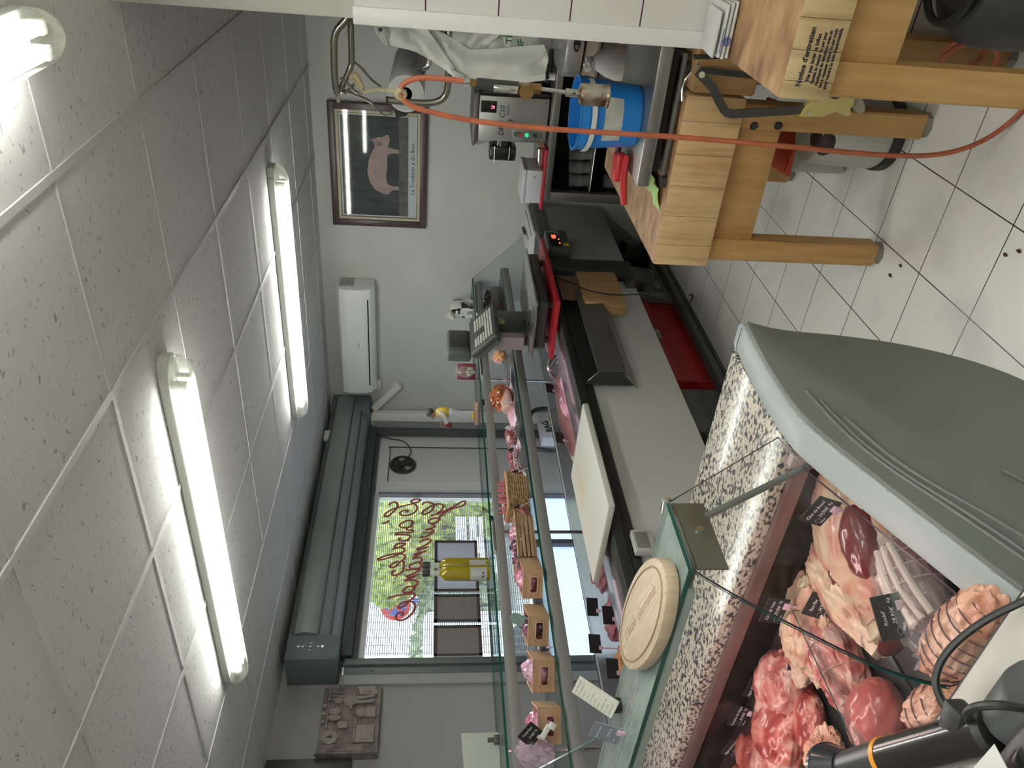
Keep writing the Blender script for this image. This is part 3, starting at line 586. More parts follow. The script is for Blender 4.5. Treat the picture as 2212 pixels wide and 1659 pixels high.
# roast ham with rind and terrine slab on paper
WP = mat('butcher_paper', (.72, .68, .72), .6, var=.03)
g = G().sheet([[(3.45+.62*i/12, 2.62+.26*j/6+.0, MS+.003+.006*math.sin(i*1.1+j)+(.02 if j in (0, 6) else 0)) for j in range(7)] for i in range(13)], .0012)
solo('paper_sheet', g, WP, 'crinkled white butcher paper under the roast ham on the middle shelf', 'paper', loc=(3.76, 2.75, MS))
HAM = ramp2('roast_ham', [(.3, (.10, .02, .01)), (.5, (.42, .11, .03)), (.7, (.62, .24, .08))], scale=18, detail=6, rough=.3, bump=.4, coat=.3)
rh = thing('roast_ham', 'glossy browned roast ham wrapped in netting on the middle shelf', 'ham', (3.84, 2.76, MS+.01), .3)
mk('meat', G().ball((0, 0, .065), (.125, .075, .068), 4, .18, 5, 2), HAM, rh)
g = G()
for k in range(7): a = -.09+k*.03; r_ = math.sqrt(max(0, 1-(a/.13)**2)); g.tube([(a, .077*r_*math.cos(t), .065+.07*r_*math.sin(t)) for t in [q*PI/10 for q in range(20)]], .0016, 5, closed=True)
mk('netting', g, mat('net_string', (.30, .10, .05), .6), rh)
g = G().box(-.10, -.03, 0, .11, .035, .035, .006, mtx=rm((3.70, 2.70, MS+.045), .7, 0, .15)); solo('terrine_slab', g, ramp2('terrine', [(.35, (.50, .28, .24)), (.65, (.62, .44, .38))], scale=60, rough=.5), 'pink terrine slab leaning on the roast ham', 'terrine', loc=(3.70, 2.70, MS+.03))
g = G().sheet([[(3.02+.44*i/12, 2.62+.22*j/6, MS+.004+.012*math.sin(i*.9)+(.028 if j in (0, 6) else 0)) for j in range(7)] for i in range(13)], .0012)
solo('paper_sheet', g, WP, 'creased white paper under the sliced salami, between ham and basket', 'paper', loc=(3.25, 2.73, MS))
SAL = ramp2('salami', [(.45, (.17, .035, .04)), (.55, (.30, .09, .09)), (.75, (.65, .42, .42))], scale=70, detail=3, rough=.35, coat=.2)
for k, (x, y, z, r_, lab) in enumerate(((3.42, 2.73, .038, 0, 'dark red dried ham end on paper next to the terrine'), (3.26, 2.74, .036, .1, 'dark salami with frilly white edge on the white paper'), (3.12, 2.73, .034, .15, 'dark salami end nearest the wicker basket'))):
    s = thing('salami', lab, 'salami', (x, y, MS+.018), r_, group='salami on the middle shelf')
    mk('sausage', G().ball((0, 0, z*.8), (.085, .038, .036), 4, .08, 4, k), SAL, s)
    g = G(); 
    for q in range(26): a = -.078+.006*q; g.ball((a, -.036*math.sqrt(max(0, 1-(a/.09)**2)), z*.8+.008*math.sin(q*2.2)), .0055, 1)
    if k: mk('fringe', g, mat('fringe_white', (.66, .58, .62), .6), s)
# wicker basket of dry sausages
wb = thing('wicker_basket', 'woven wicker basket on the middle shelf holding thin pink sausages', 'basket', (2.945, 2.75, MS), -.12)
WK = ramp2('wicker', [(.3, (.20, .11, .04)), (.6, (.46, .31, .15))], scale=40, rough=.6)
g = G()
for lv in range(9):
    z = .006+lv*.0115; s = 1+.22*lv/8; pts = []
    for k in range(48):
        t = k/48*2*PI; cx_, cy_ = math.cos(t), math.sin(t); e = .25
        px_ = .095*s*math.copysign(abs(cx_)**e, cx_); py_ = .06*s*math.copysign(abs(cy_)**e, cy_); w_ = 1+.035*math.cos(k*PI+lv*PI)
        pts.append((px_*w_, py_*w_, z))
    g.tube(pts, .0068, 6, closed=True)
mk('weave', g, WK, wb)
g = G().tube([(.117*math.copysign(abs(math.cos(t))**.25, math.cos(t)), .075*math.copysign(abs(math.sin(t))**.25, math.sin(t)), .108) for t in [k/40*2*PI for k in range(40)]], .009, 8, closed=True); mk('rim', g, mat('wicker_rim', (.50, .30, .16), .6, var=.15), wb)
mk('basket_floor', G().box(-.09, -.055, .0, .09, .055, .008), WK, wb)
DS = ramp2('dry_sausage', [(.35, (.30, .05, .05)), (.6, (.62, .24, .27)), (.8, (.75, .45, .5))], scale=45, rough=.4)
for k in range(22):
    x = -.085+.17*(k % 11)/10; y = -.025 if k < 11 else .025; a = random.uniform(-.25, .25)
    o = mk('sausage_stick', G().tube([(0, 0, 0), (.003, .002, .06), (.0, 0, .13)], lambda t: .0075*(1-.5*abs(2*t-1)**4), 8, smooth=1), DS)
    tag(o, 'thin dried sausage standing in the wicker basket', 'sausage', 'thin sausages in the wicker basket')
    q = rm((2.945+x*.99, 2.75+y-.12*x, MS+.018), a*.4, a); o.location = q.translation; o.rotation_euler = (a*.3, a*.6, 0)
# slatted wooden basket
def slatbasket():
    t = thing('slatted_basket', 'slatted wooden basket with wrapped sausages, right beside the wicker basket', 'basket', (2.60, 2.74, MS), -.1)
    WD = ramp2('slat_wood', [(.3, (.33, .20, .10)), (.7, (.52, .36, .22))], scale=9, stretch=(1, 4, 8), rough=.6)
    for k in range(4):
        z = .012+k*.020; e = .004*k
        mk('slat', G().box(-.125-e, -.075-e, z, .125+e, -.070-e, z+.014, .001).box(-.125-e, .070+e, z, .125+e, .075+e, z+.014, .001).box(-.125-e, -.075-e, z, -.120-e, .075+e, z+.014, .001).box(.120+e, -.075-e, z, .125+e, .075+e, z+.014, .001), WD, t)
    mk('tray_floor', G().box(-.12, -.07, 0, .12, .07, .008), WD, t)
    mk('rim', G().box(-.15, -.095, .088, .15, -.078, .094, .002).box(-.15, .078, .088, .15, .095, .094, .002).box(-.15, -.095, .088, -.133, .095, .094, .002).box(.133, -.095, .088, .15, .095, .094, .002), WD, t)
slatbasket()
PMEAT = ramp2('packed_meat', [(.35, (.35, .06, .10)), (.55, (.70, .28, .42)), (.72, (.85, .62, .78))], scale=28, detail=6, rough=.2, coat=.8, bump=.3)
DMEAT = ramp2('dark_packed', [(.4, (.03, .02, .03)), (.6, (.30, .10, .20)), (.75, (.7, .5, .65))], scale=22, detail=5, rough=.15, coat=.9, bump=.3)
for k, (x, y, z, m_x, lab) in enumerate(((2.66, 2.73, .062, PMEAT, 'wrapped pink sausage at the right end of the slatted basket'), (2.60, 2.74, .065, DMEAT, 'dark wrapped sausage in the middle of the slatted basket'), (2.53, 2.75, .062, DMEAT, 'dark shiny wrapped sausage at the left end of the slatted basket'))):
    solo('wrapped_sausage', G().ball((x, y, MS+z), (.045, .058, .048), 3, .25, 5, k), m_x, lab, 'wrapped sausage', 'wrapped sausages in the slatted basket', loc=(x, y, MS+z-.04))
solo('ham_slices', G().ball((2.78, 2.73, MS+.04), (.05, .035, .04), 3, .4, 6, 12), DS, 'bundle of pink sausages hanging over the gap between the two baskets', 'sausages', loc=(2.78, 2.73, MS))
# wooden crates with hand hole
CW = ramp2('crate_ply', [(.3, (.40, .24, .13)), (.7, (.54, .36, .22))], scale=5, stretch=(3, 3, 18), rough=.5)
CW2 = mat('crate_edge', (.62, .36, .27), .5, var=.05)
def crate(label):
    t = thing('wooden_crate', label, 'crate', (0, 0, 0), .5, group='small wooden crates on the middle shelf')
    w, d, h = .062, .17, .085
    g = G(); # hand-hole end: outer outline with slot, made of four strips
    g.box(-.004, -w, 0, .004, w, .024).box(-.004, -w, .056, .004, w, h).box(-.004, -w, .024, .004, -.036, .056).box(-.004, .036, .024, .004, w, .056)
    mk('handle_end', g, CW, t)
    g = G().tube([(-.0045, .036*c, .040+.016*s) for c, s in ((-1, -.7), (-.8, -1), (.8, -1), (1, -.7), (1, .7), (.8, 1), (-.8, 1), (-1, .7))], .0022, 6, closed=True, smooth=1); mk('hole_rim', g, CW2, t)
    for s in (-1, 1):
        mk('side', G().box(.004, s*w-.003, 0, d, s*w+.003, h, .001), CW, t)
    mk('back', G().box(d-.006, -w+.003, 0, d, w-.003, h), CW, t)
    mk('crate_floor', G().box(.004, -w+.003, 0, d-.006, w-.003, .006), CW, t)
    mk('edge', G().box(-.005, -w-.004, h, .005, w+.004, h+.003).box(.005, -w-.004, h, d, -w+.004, h+.003).box(.005, w-.004, h, d, w+.004, h+.003), CW2, t)
    return t
cr0 = crate('small wooden crate with pink wrapped meat, the one beside the slatted basket')
cpos = [(2.27, 2.66), (2.03, 2.665), (1.825, 2.675), (1.615, 2.68)]
labs = [None, 'small wooden crate with dark wrapped meat and a round grey tag', 'small wooden crate with pale pink packs, second from the left edge', 'small wooden crate behind the black price card at the left edge']
for k, (x, y) in enumerate(cpos):
    o = cr0 if k == 0 else dup(cr0, (0, 0, 0), label=labs[k])
    o.location = (x, y-.02, MS+.001); o.rotation_euler = (0, 0, .5+.12*k)
    a = .5+.12*k; cx_, cy_ = x+.085*math.cos(a), y-.02+.085*math.sin(a)
    mm = [PMEAT, DMEAT, ramp2('pale_pack', [(.4, (.72, .35, .50)), (.6, (.85, .62, .78))], scale=30, rough=.15, coat=.9, bump=.3), PMEAT][k]
    for j in range(2):
        s = (-1, 1)[j]
        solo('meat_pack', G().ball((cx_+s*.035*math.cos(a), cy_+s*.035*math.sin(a), MS+.062), (.048, .042, .052 if j else .045), 3, .22, 5, k*2+j, mtx=Matrix.Rotation(a, 4, 'Z')), mm,
             'shiny wrapped meat at the %s of the %s small crate from the baskets' % (('near end', 'far end')[j], ('first', 'second', 'third', 'fourth')[k]), 'meat pack', 'wrapped meat in the small crates', loc=(cx_+s*.035*math.cos(a), cy_+s*.035*math.sin(a), MS+.02))
rt_ = thing('round_label', 'round ended grey green plastic label clipped between two wooden crates', 'label', (2.10, 2.665, MS+.115), rot=(1.2, .3, -1.1))
mk('disc', G().prism([(-.024, -.032), (.024, -.032)]+[(.024*math.cos(a), .02+.024*math.sin(a)) for a in [k*PI/10 for k in range(11)]], -.001, .001), mat('label_green', (.17, .24, .21), .4), rt_)
mk('strip', G().box(-.02, -.036, .001, .01, -.026, .002), PVC, rt_)
solo('film_bag', G().ball((1.54, 2.70, MS+.10), (.06, .045, .07), 4, .22, 5, 21), clear('film', (.95, .93, .96), rough=.1, haze=.35, hazecol=(.8, .6, .75)), 'crumpled clear plastic film around pink meat behind the black price card', 'plastic bag', loc=(1.54, 2.70, MS))
def T3(a, b, c, d_): return [(a, .0095, 0, .30), ('', .01, 0, 0)]
cardtag((1.56, 2.62, 1.225), (1.19, .55, -1.35), [('Poulet Roti', .012, 0, .25), ('15,90€', .012, 0, -.08), ('Kg', .009, .32, -.05), ('France', .006, -.30, -.36)], label='black price card reading Poulet Roti held in a white clip at the left edge', w=.085, h=.062, sub=1)
solo('white_clip', G().box(-.025, -.008, -.01, .03, .008, .01, .003, mtx=rm((1.555, 2.60, 1.175), 0, .6, -.6)).box(-.012, -.014, -.02, .012, .014, .004, .003, mtx=rm((1.575, 2.585, 1.155), 0, .6, -.6)), PVC, 'white plastic clip holding the black Poulet Roti card on the glass edge', 'clip', loc=(1.56, 2.59, 1.16))
for k, (p, r_, c_, lab) in enumerate((((3.62, 2.64, 1.16), (1.3, .5, .9), None, 'white blank price tag on a wire beside the salami, nearest the ham'), ((3.36, 2.62, 1.175), (1.3, .7, 1.1), 1, 'white tilted price tag over the middle of the salami'), ((3.17, 2.62, 1.175), (1.3, .5, 1.0), 0, 'black price tag seen from the side over the salami end'), ((3.02, 2.64, 1.16), (1.3, .6, .9), 0, 'black price tag between the salami and the wicker basket'), ((2.77, 2.65, 1.17), (1.2, .6, .9), 0, 'black price tag between the wicker and slatted baskets'), ((1.935, 2.64, 1.13), (1.3, .3, .6), 0, 'dark price tag on a stalk between two wooden crates'))):
    cardtag(p, r_, None, WP if c_ in (None, 1) else None, .045, .03, label=lab, clip=1, group='price tags on the middle shelf', foot=.045)
# ---- on the work ledge: boards, knife, scale
wb2 = solo('cutting_board', G().box(2.07, 1.975, .918, 2.72, 2.40, .945, .006).box(2.2, 2.10, .905, 2.74, 2.40, .918, .003), ramp2('board_white', [(.36, (.66, .66, .62)), (.56, (.66, .64, .54)), (.72, (.62, .52, .32))], scale=3.2, detail=3, rough=.45, off=(-2.4+2.2, -2.18, 0)), 'large worn white plastic cutting board lying across the counter edge', 'cutting board', loc=(2.40, 2.19, .905))
solo('cutting_board', G().box(4.98, 2.16, .905, 5.48, 2.40, .925, .004).box(5.0, 2.20, .925, 5.46, 2.40, .935, .003), mat('board_grey', (.62, .62, .60), .45, var=.03), 'small white cutting board by the far wall under the knife', 'cutting board', loc=(5.2, 2.28, .905))
kn = thing('kitchen_knife', 'black handled kitchen knife lying on the small white board by the wall', 'knife', (5.28, 2.30, .937), .15)
mk('blade', G().prism([(-.20, -.012), (.0, -.017), (.0, .015), (-.19, .006)], 0, .002), STEEL, kn)
mk('handle', G().box(0, -.014, 0, .13, .014, .018, .006), BLK, kn)
RB = mat('board_red', (.42, .02, .03), .4, var=.05)
solo('red_board', G().box(3.67, 1.99, .918, 4.50, 2.36, .942, .003).box(3.75, 2.03, .905, 4.50, 2.36, .918, .002), RB, 'red plastic cutting board under the weighing scale', 'cutting board', loc=(4.08, 2.18, .905))
sc = thing('weighing_scale', 'grey shop scale with steel pan, keyboard and display on the red board', 'scale', (4.0, 2.20, .942), world=True)
SG = mat('scale_grey', (.055, .06, .058), .45, var=.04); SG2 = mat('scale_mid', (.10, .115, .11), .45, var=.04)
mk('base', G().box(3.73, 2.03, .965, 4.36, 2.34, 1.035, .02, 3), SG, sc)
mk('pan', G().prism([(3.70, 2.0), (4.36, 2.0), (4.40, 2.04), (4.40, 2.34), (4.36, 2.38), (3.70, 2.38), (3.68, 2.36), (3.68, 2.02)], 1.037, 1.050, bev=.003), mat('pan_steel', (.50, .50, .47), .18, .9, var=.04), sc)
for x, y in ((3.78, 2.07), (4.30, 2.07), (3.78, 2.30), (4.30, 2.30)): mk('foot', G().cyl((x, y, .942), (x, y, .967), .02), BLK, sc)
po = mk('post', G().box(3.96, 2.36, 1.00, 4.22, 2.46, 1.24, .012), SG, sc)
mk('post_cover', G().box(3.90, 2.365, 1.06, 3.963, 2.455, 1.24, .01), mat('cover_pink', (.40, .33, .34), .5, var=.06), sc)
mk('sticker', G().box(4.05, 2.356, 1.17, 4.11, 2.3605, 1.205), mat('sticker_green', (.42, .46, .25), .6, var=.4, scale=60), po)
q = rm((3.92, 2.33, 1.305), math.radians(42), 0, 0)
co = mk('console', G().box(-.19, -.105, -.02, .19, .105, .02, .014, 3, mtx=q), SG, sc)
mk('console_skirt', G().box(-.17, -.08, -.055, .17, .09, -.018, .015, mtx=q), SG2, sc)
g = G()
for i in range(16):
    for j in range(7):
        if (i in (5, 6, 7, 8) and 2 < j): continue
        g.box(-.155+i*.0185, -.08+j*.0205, .019, -.155+i*.0185+.013, -.08+j*.0205+.013, .024, mtx=q)
ks = mk('keys', g, mat('key_cream', (.60, .60, .54), .5), co); ks['kind'] = 'stuff'
g = G().box(3.82, 2.42, 1.375, 4.07, 2.50, 1.52, .02, 3); ds = mk('display', g, SG2, sc)
mk('screen', G().box(3.86, 2.414, 1.39, 4.05, 2.424, 1.505, .004), mat('screen_grey', (.05, .05, .045), .3, var=.2, scale=30, stretch=(1, 1, 12)), ds)
mk('neck', G().box(3.90, 2.41, 1.34, 4.0, 2.46, 1.38, .006), SG, sc)
mk('paper_roll_loop', G().tube([(4.02, 2.33, 1.07), (3.98, 2.28, 1.052), (3.88, 2.24, 1.055), (3.82, 2.28, 1.055), (3.86, 2.33, 1.07)], .004, 6, smooth=2), BLK, sc)
mk('cord', G().tube([(4.1, 2.025, 1.0), (3.95, 2.022, .975), (3.80, 2.025, .97), (3.735, 2.03, .99)], .003, 6, smooth=2), BLK, sc)
# ---- fixed to the back of the counter
kt = thing('knife_tray', 'brushed steel knife trough hung on the back of the glass counter', 'knife holder', (3.5, 2.10, .62), world=True)
mk('front_plate', G().prism([(2.05, .80), (2.055, .80), (2.043, .665), (2.038, .665)][::-1], 3.08, 3.93, 'x'), mat('brushed_steel', (.22, .21, .185), .42, .7, var=.12, stretch=(2, 8, 1), scale=5), kt)
mk('sloped_plate', G().prism([(2.043, .667), (2.115, .60), (2.12, .605), (2.05, .672)], 3.05, 3.90, 'x'), MATS['brushed_steel'], kt)
mk('side_plate', G().prism([(2.05, .80), (2.043, .665), (2.12, .60), (2.12, .86)], 3.075, 3.082, 'x'), CBLK, kt)
mk('back_plate', G().box(3.08, 2.118, .60, 3.92, 2.124, .86), CBLK, kt)
mk('rod', G().cyl((3.10, 2.055, .79), (3.10, 2.115, .84), .003), CHROME, kt)
bb = thing('bamboo_board', 'thick bamboo chopping board hung at the back of the counter by the black post', 'chopping board', (3.95, 2.07, .50), world=True)
BAM = ramp2('bamboo', [(.3, (.30, .17, .07)), (.6, (.45, .28, .13)), (.8, (.52, .34, .17))], scale=4, stretch=(14, 14, 1.5), rough=.5)
mk('slab', G().box(3.76, 2.03, .525, 4.14, 2.115, .765, .008), BAM, bb)
fl = thing('cardboard_flap', 'folded brown cardboard sheets tucked behind the bamboo board', 'cardboard', (3.98, 2.11, .76), world=True)
CB = mat('cardboard', (.20, .125, .075), .8, var=.08)
mk('sheet', G().box(3.86, 2.075, .74, 4.16, 2.082, .875, .001, mtx=None), CB, fl); mk('sheet', G().box(3.90, 2.062, .74, 4.08, 2.068, .83, .001), CB, fl)
solo('power_cable', G().tube([(4.12, 2.07, .88), (4.02, 2.05, .80), (3.88, 2.02, .755), (3.80, 2.01, .60), (3.86, 2.02, .40), (3.97, 2.14, .18), (4.05, 2.20, .06), (4.14, 2.16, .008), (4.2, 2.2, .008)], .0045, 6, smooth=3), BLK, 'thin black cable dropping from the scale past the bamboo board to the floor', 'cable', loc=(4.0, 2.1, .008))
td = thing('thermometer', 'small white framed digital thermometer on the back of the counter', 'thermometer', (2.0, 2.10, .76), world=True)
mk('case', G().box(1.95, 2.085, .765, 2.06, 2.117, .845, .006), mat('thermo_white', (.50, .50, .48), .4), td); mk('screen', G().box(1.965, 2.082, .785, 2.045, 2.087, .835, .002), mat('lcd', (.22, .22, .20), .3), td)
# ---- under the counter
rc = thing('red_crate', 'large dark red plastic crate on the floor under the counter', 'crate', (3.85, 2.50, .02), world=True)
RC = mat('crate_red', (.34, .018, .02), .42, var=.08)
g = G().box(3.45, 2.34, .022, 4.35, 2.74, .03, .002).box(3.45, 2.34, .03, 4.35, 2.355, .26, .005).box(3.45, 2.725, .03, 4.35, 2.74, .26, .005).box(3.45, 2.355, .03, 3.465, 2.725, .26).box(4.335, 2.355, .03, 4.35, 2.725, .26)
mk('shell', g, RC, rc)
g = G().box(3.43, 2.32, .235, 4.37, 2.36, .30, .006).box(3.43, 2.72, .235, 4.37, 2.76, .30, .006).box(3.43, 2.36, .235, 3.465, 2.72, .30, .006).box(4.335, 2.36, .235, 4.37, 2.72, .30, .006); mk('rim', g, RC, rc)
mk('barcode', G().box(3.86, 2.317, .24, 3.97, 2.3195, .285), mat('barcode_grey', (.3, .3, .3), .6, var=.8, scale=4, stretch=(60, 1, .1)), rc)
solo('white_rag', G().ball((4.0, 2.50, .285), (.26, .10, .05), 4, .4, 5, 8), mat('rag', (.50, .46, .40), .8, var=.1), 'crumpled off white cloth lying on top of the dark red crate', 'cloth', loc=(4.0, 2.5, .24))
cb = thing('clear_box', 'clear plastic storage box on the floor left of the dark red crate', 'box', (3.2, 2.5, .02), world=True)
CLB = clear('box_plastic', (.80, .80, .78), rough=.1, haze=.12)
g = G().box(3.02, 2.36, .03, 3.40, 2.364, .25).box(3.02, 2.70, .03, 3.40, 2.704, .25).box(3.02, 2.364, .03, 3.024, 2.70, .25).box(3.396, 2.364, .03, 3.40, 2.70, .25).box(3.02, 2.36, .024, 3.40, 2.704, .03); mk('shell', g, CLB, cb)
mk('rim', G().tube([(3.02, 2.36, .25), (3.40, 2.36, .25), (3.40, 2.704, .25), (3.02, 2.704, .25)], .005, 6, closed=True), mat('rim_grey', (.25, .24, .24), .3), cb)
solo('bottle_pack', G().ball((3.22, 2.52, .12), (.12, .10, .085), 4, .15, 3, 6), mat('dull_plastic', (.12, .115, .11), .3, var=.3, scale=15), 'greyish plastic pouch lying inside the clear storage box', 'pouch', loc=(3.22, 2.52, .03))
solo('white_bag', G().ball((2.92, 2.46, .13), (.075, .10, .11), 4, .35, 5, 14), mat('bag_white', (.42, .43, .41), .5, var=.1), 'crumpled white plastic bag on the floor beside the clear storage box', 'bag', loc=(2.92, 2.46, .02))
solo('paper_tub', G().cyl((4.98, 2.50, .02), (4.98, 2.50, .18), .085, .10), mat('tub_white', (.45, .45, .44), .6, var=.05), 'white coiled roll on the floor under the counter by its grey leg', 'roll', loc=(4.98, 2.5, .02))
solo('folded_bags', G().ball((4.72, 2.46, .085), (.13, .08, .065), 4, .3, 6, 31), mat('rag2', (.38, .38, .36), .7, var=.1), 'bundle of folded white bags under the counter next to the white roll', 'bags', loc=(4.72, 2.46, .02))
solo('black_tub', G().lathe([(.001, 0), (.10, 0), (.115, .17), (.12, .175), (.12, .19), (.001, .19)], 28, (5.22, 2.42, .02)), mat('tub_black', (.02, .02, .02), .3), 'black round tub under the far end of the counter', 'tub', loc=(5.22, 2.42, .02))
# ---- deck contents seen through the glass
bs = solo('cured_ham', G().ball((3.55, 2.62, .80), (.42, .16, .075), 4, .12, 4, 41), ramp2('cured', [(.3, (.13, .05, .05)), (.6, (.27, .13, .12)), (.8, (.42, .24, .22))], scale=7, rough=.3, coat=.4), 'large dark pinkish cured ham lying in the deck beyond the white board', 'ham', loc=(3.55, 2.62, .72))
for k, (x, y, s, col, lab) in enumerate(((4.6, 2.8, .13, (.50, .46, .40), 'pale round terrine in the deck near the far end'), (4.9, 2.85, .10, (.35, .28, .2), 'small brown terrine dish next to the far end of the deck'), (2.55, 2.85, .12, (.42, .20, .20), 'pink cooked ham in the deck behind the white cutting board'), (2.20, 2.80, .10, (.38, .16, .18), 'cooked pink meat piece in the deck beyond the oval board'), (1.95, 2.78, .09, (.45, .24, .08), 'crumbly brown pie in the deck behind the price cards'), (1.72, 2.75, .09, (.36, .12, .16), 'dark pink meat piece at the left end of the far deck'))):
    t = thing('deli_dish', lab, 'food dish', (x, y, .716), group='dishes in the far deck')
    mk('dish', G().box(-s-.02, -s*.8, 0, s+.02, s*.8, .03, .008), mat('dish_white', (.55, .52, .56), .3), t)
    mk('food', G().ball((0, 0, .05), (s, s*.7, .045), 3, .3, 6, k+60), mat('deli_%d' % k, col, .4, var=.3, scale=30, bump=.3), t)
for k, (p, rz, lab) in enumerate((((2.13, 2.62, .905), 2.6, 'black price card seen from behind, standing alone against the frosted window'), ((2.07, 2.60, .85), 2.7, 'black price card seen from behind, next above the oval board'), ((1.93, 2.60, .93), 2.75, 'black price card seen from behind with its clip at the lower edge'), ((1.80, 2.58, .885), 2.7, 'black price card seen from behind, nearest the paper receipt'))):
    cardtag(p, (1.35, 0, rz), None, None, .075, .052, label=lab, group='backs of the price cards in the far deck', foot=.10)
cardtag((3.75, 2.62, .90), (1.3, 0, 2.9), None, None, .07, .05, label='black price card in the deck near the red board', foot=.1); cardtag((3.28, 2.62, .90), (1.3, 0, 2.9), None, None, .07, .05, label='black price card beyond the far corner of the white board', foot=.1)
solo('steel_tongs', G().tube([(4.15, 2.62, .80), (3.98, 2.60, .90), (3.80, 2.58, .87)], .012, 8, smooth=2).tube([(4.15, 2.66, .80), (3.98, 2.66, .885), (3.80, 2.60, .86)], .008, 8, smooth=2), CHROME, 'steel serving tongs in the deck beyond the red board', 'tongs', loc=(4.0, 2.6, .79))
# customer side: basket handle frame and a paper bag seen through the glass
fr = thing('chair_frame', 'black tubular frame standing on the customer side, seen through the counter glass', 'frame', (4.7, 3.72, 0), world=True)
g = G().tube([(5.04, 3.72, 0), (5.04, 3.72, .60), (5.02, 3.72, .78), (4.86, 3.74, .84), (4.60, 3.76, .83), (4.50, 3.72, .78), (4.46, 3.70, .50), (4.46, 3.70, 0)], .018, 10, smooth=2); mk('tube', g, BLK, fr)
mk('crossbar', G().cyl((5.03, 3.72, .45), (4.47, 3.70, .45), .012), BLK, fr)
bg = thing('paper_bag', 'white printed paper bag with black letters on the customer side behind the glass', 'bag', (4.9, 3.85, 0), world=True)
mk('bag', G().box(4.76, 3.80, .36, 5.06, 3.90, .72, .015), WP, bg); mk('lettering', G().text('BAG', .075, rm((4.90, 3.798, .66), PI/2, -.2), ext=.001, bold=.002).text('18', .05, rm((4.87, 3.798, .55), PI/2), ext=.001), mat('ink', (.02, .02, .02), .6), bg)
mk('yellow_patch', G().box(4.97, 3.797, .50, 5.05, 3.80, .64), mat('patch_yellow', (.6, .5, .08), .6), bg)
mk('stool', G().box(4.74, 3.74, 0, 5.08, 3.95, .36, .01), mat('stool_grey', (.2, .2, .2), .6), bg)
# plaque on the left wall
plq = thing('relief_plaque', 'carved beige relief plaque of an old butcher shop scene on the left wall', 'plaque', (2.62, 4.235, 2.03), world=True)
PQ = ramp2('plaque_stone', [(.3, (.13, .11, .10)), (.6, (.26, .225, .20)), (.8, (.34, .30, .27))], scale=18, rough=.7, bump=.2)
PL2 = mat('plaque_light', (.33, .30, .27), .7, var=.1, scale=30)
mk('board', G().box(2.40, 4.195, 1.86, 2.83, 4.238, 2.195, .006), PQ, plq)
mk('cabinet', G().prism([(2.40, 1.86), (2.455, 1.885), (2.455, 2.175), (2.40, 2.205)], 4.165, 4.197, 'y', bev=.004).box(2.41, 4.160, 1.93, 2.445, 4.168, 2.13, .003), PQ, plq)
clk = mk('clock', G().cyl((2.505, 4.195, 2.13), (2.505, 4.178, 2.13), .042, seg=32), PL2, plq)
mk('clock_hands', G().box(2.503, 4.176, 2.128, 2.507, 4.179, 2.155).box(2.503, 4.176, 2.127, 2.522, 4.179, 2.131).ball((2.505, 4.178, 2.13), (.008, .003, .012), 2), BLK, clk)
mk('counter_carving', G().box(2.47, 4.178, 1.885, 2.575, 4.197, 1.99, .004).box(2.485, 4.172, 1.90, 2.56, 4.18, 1.955, .003).box(2.47, 4.17, 1.99, 2.60, 4.197, 2.0, .003), PL2, plq)
mk('window_carving', G().prism([(2.77, 1.875), (2.825, 1.90), (2.825, 2.0), (2.77, 1.985)], 4.178, 4.197, 'y', bev=.003).box(2.785, 4.172, 1.91, 2.812, 4.18, 1.975, .002), PL2, plq)
g = G().ball((2.735, 4.185, 2.105), (.022, .016, .026), 3, .1).ball((2.735, 4.182, 2.035), (.035, .022, .045), 3, .12)
for s in (0, 1): g.tube([(2.722+s*.026, 4.183, 2.0), (2.725+s*.03, 4.183, 1.93), (2.728+s*.034, 4.18, 1.895)], .011, 8, smooth=1)
g.tube([(2.72, 4.175, 2.05), (2.69, 4.172, 2.03), (2.67, 4.172, 2.025)], .009, 8, smooth=1); mk('man_carving', g, PL2, plq)
g = G().ball((2.625, 4.182, 2.12), (.02, .014, .038), 3, .15).ball((2.665, 4.182, 2.12), (.025, .014, .035), 3, .15).ball((2.59, 4.186, 2.08), (.018, .01, .02), 2, .2).box(2.56, 4.178, 2.04, 2.60, 4.19, 2.09, .003); mk('hams_carving', g, PL2, plq)
g = G().ball((2.655, 4.184, 1.965), (.03, .02, .035), 3, .15).box(2.625, 4.178, 1.885, 2.69, 4.195, 1.94, .004); mk('barrel_carving', g, PL2, plq)
mk('shelf_carving', G().box(2.50, 4.176, 2.155, 2.70, 4.197, 2.162).box(2.73, 4.176, 2.155, 2.81, 4.197, 2.162).cyl((2.60, 4.196, 2.18), (2.60, 4.178, 2.18), .011).cyl((2.65, 4.196, 2.18), (2.65, 4.178, 2.18), .011).cyl((2.70, 4.196, 2.18), (2.70, 4.178, 2.18), .011), PL2, plq)
mk('utensil_carving', G().box(2.74, 4.18, 2.08, 2.745, 4.19, 2.15).box(2.76, 4.18, 2.09, 2.765, 4.19, 2.15).box(2.785, 4.18, 2.08, 2.79, 4.19, 2.15).ball((2.762, 4.184, 2.085), (.008, .005, .018), 2), PL2, plq)
solo('picture_frame', G().box(1.9, 4.20, 2.0, 2.395, 4.238, 2.46, .004), mat('frame_dark2', (.05, .05, .055), .4, var=.1), 'dark picture frame cut off by the picture edge, left of the relief plaque', 'picture', loc=(2.15, 4.23, 2.0))
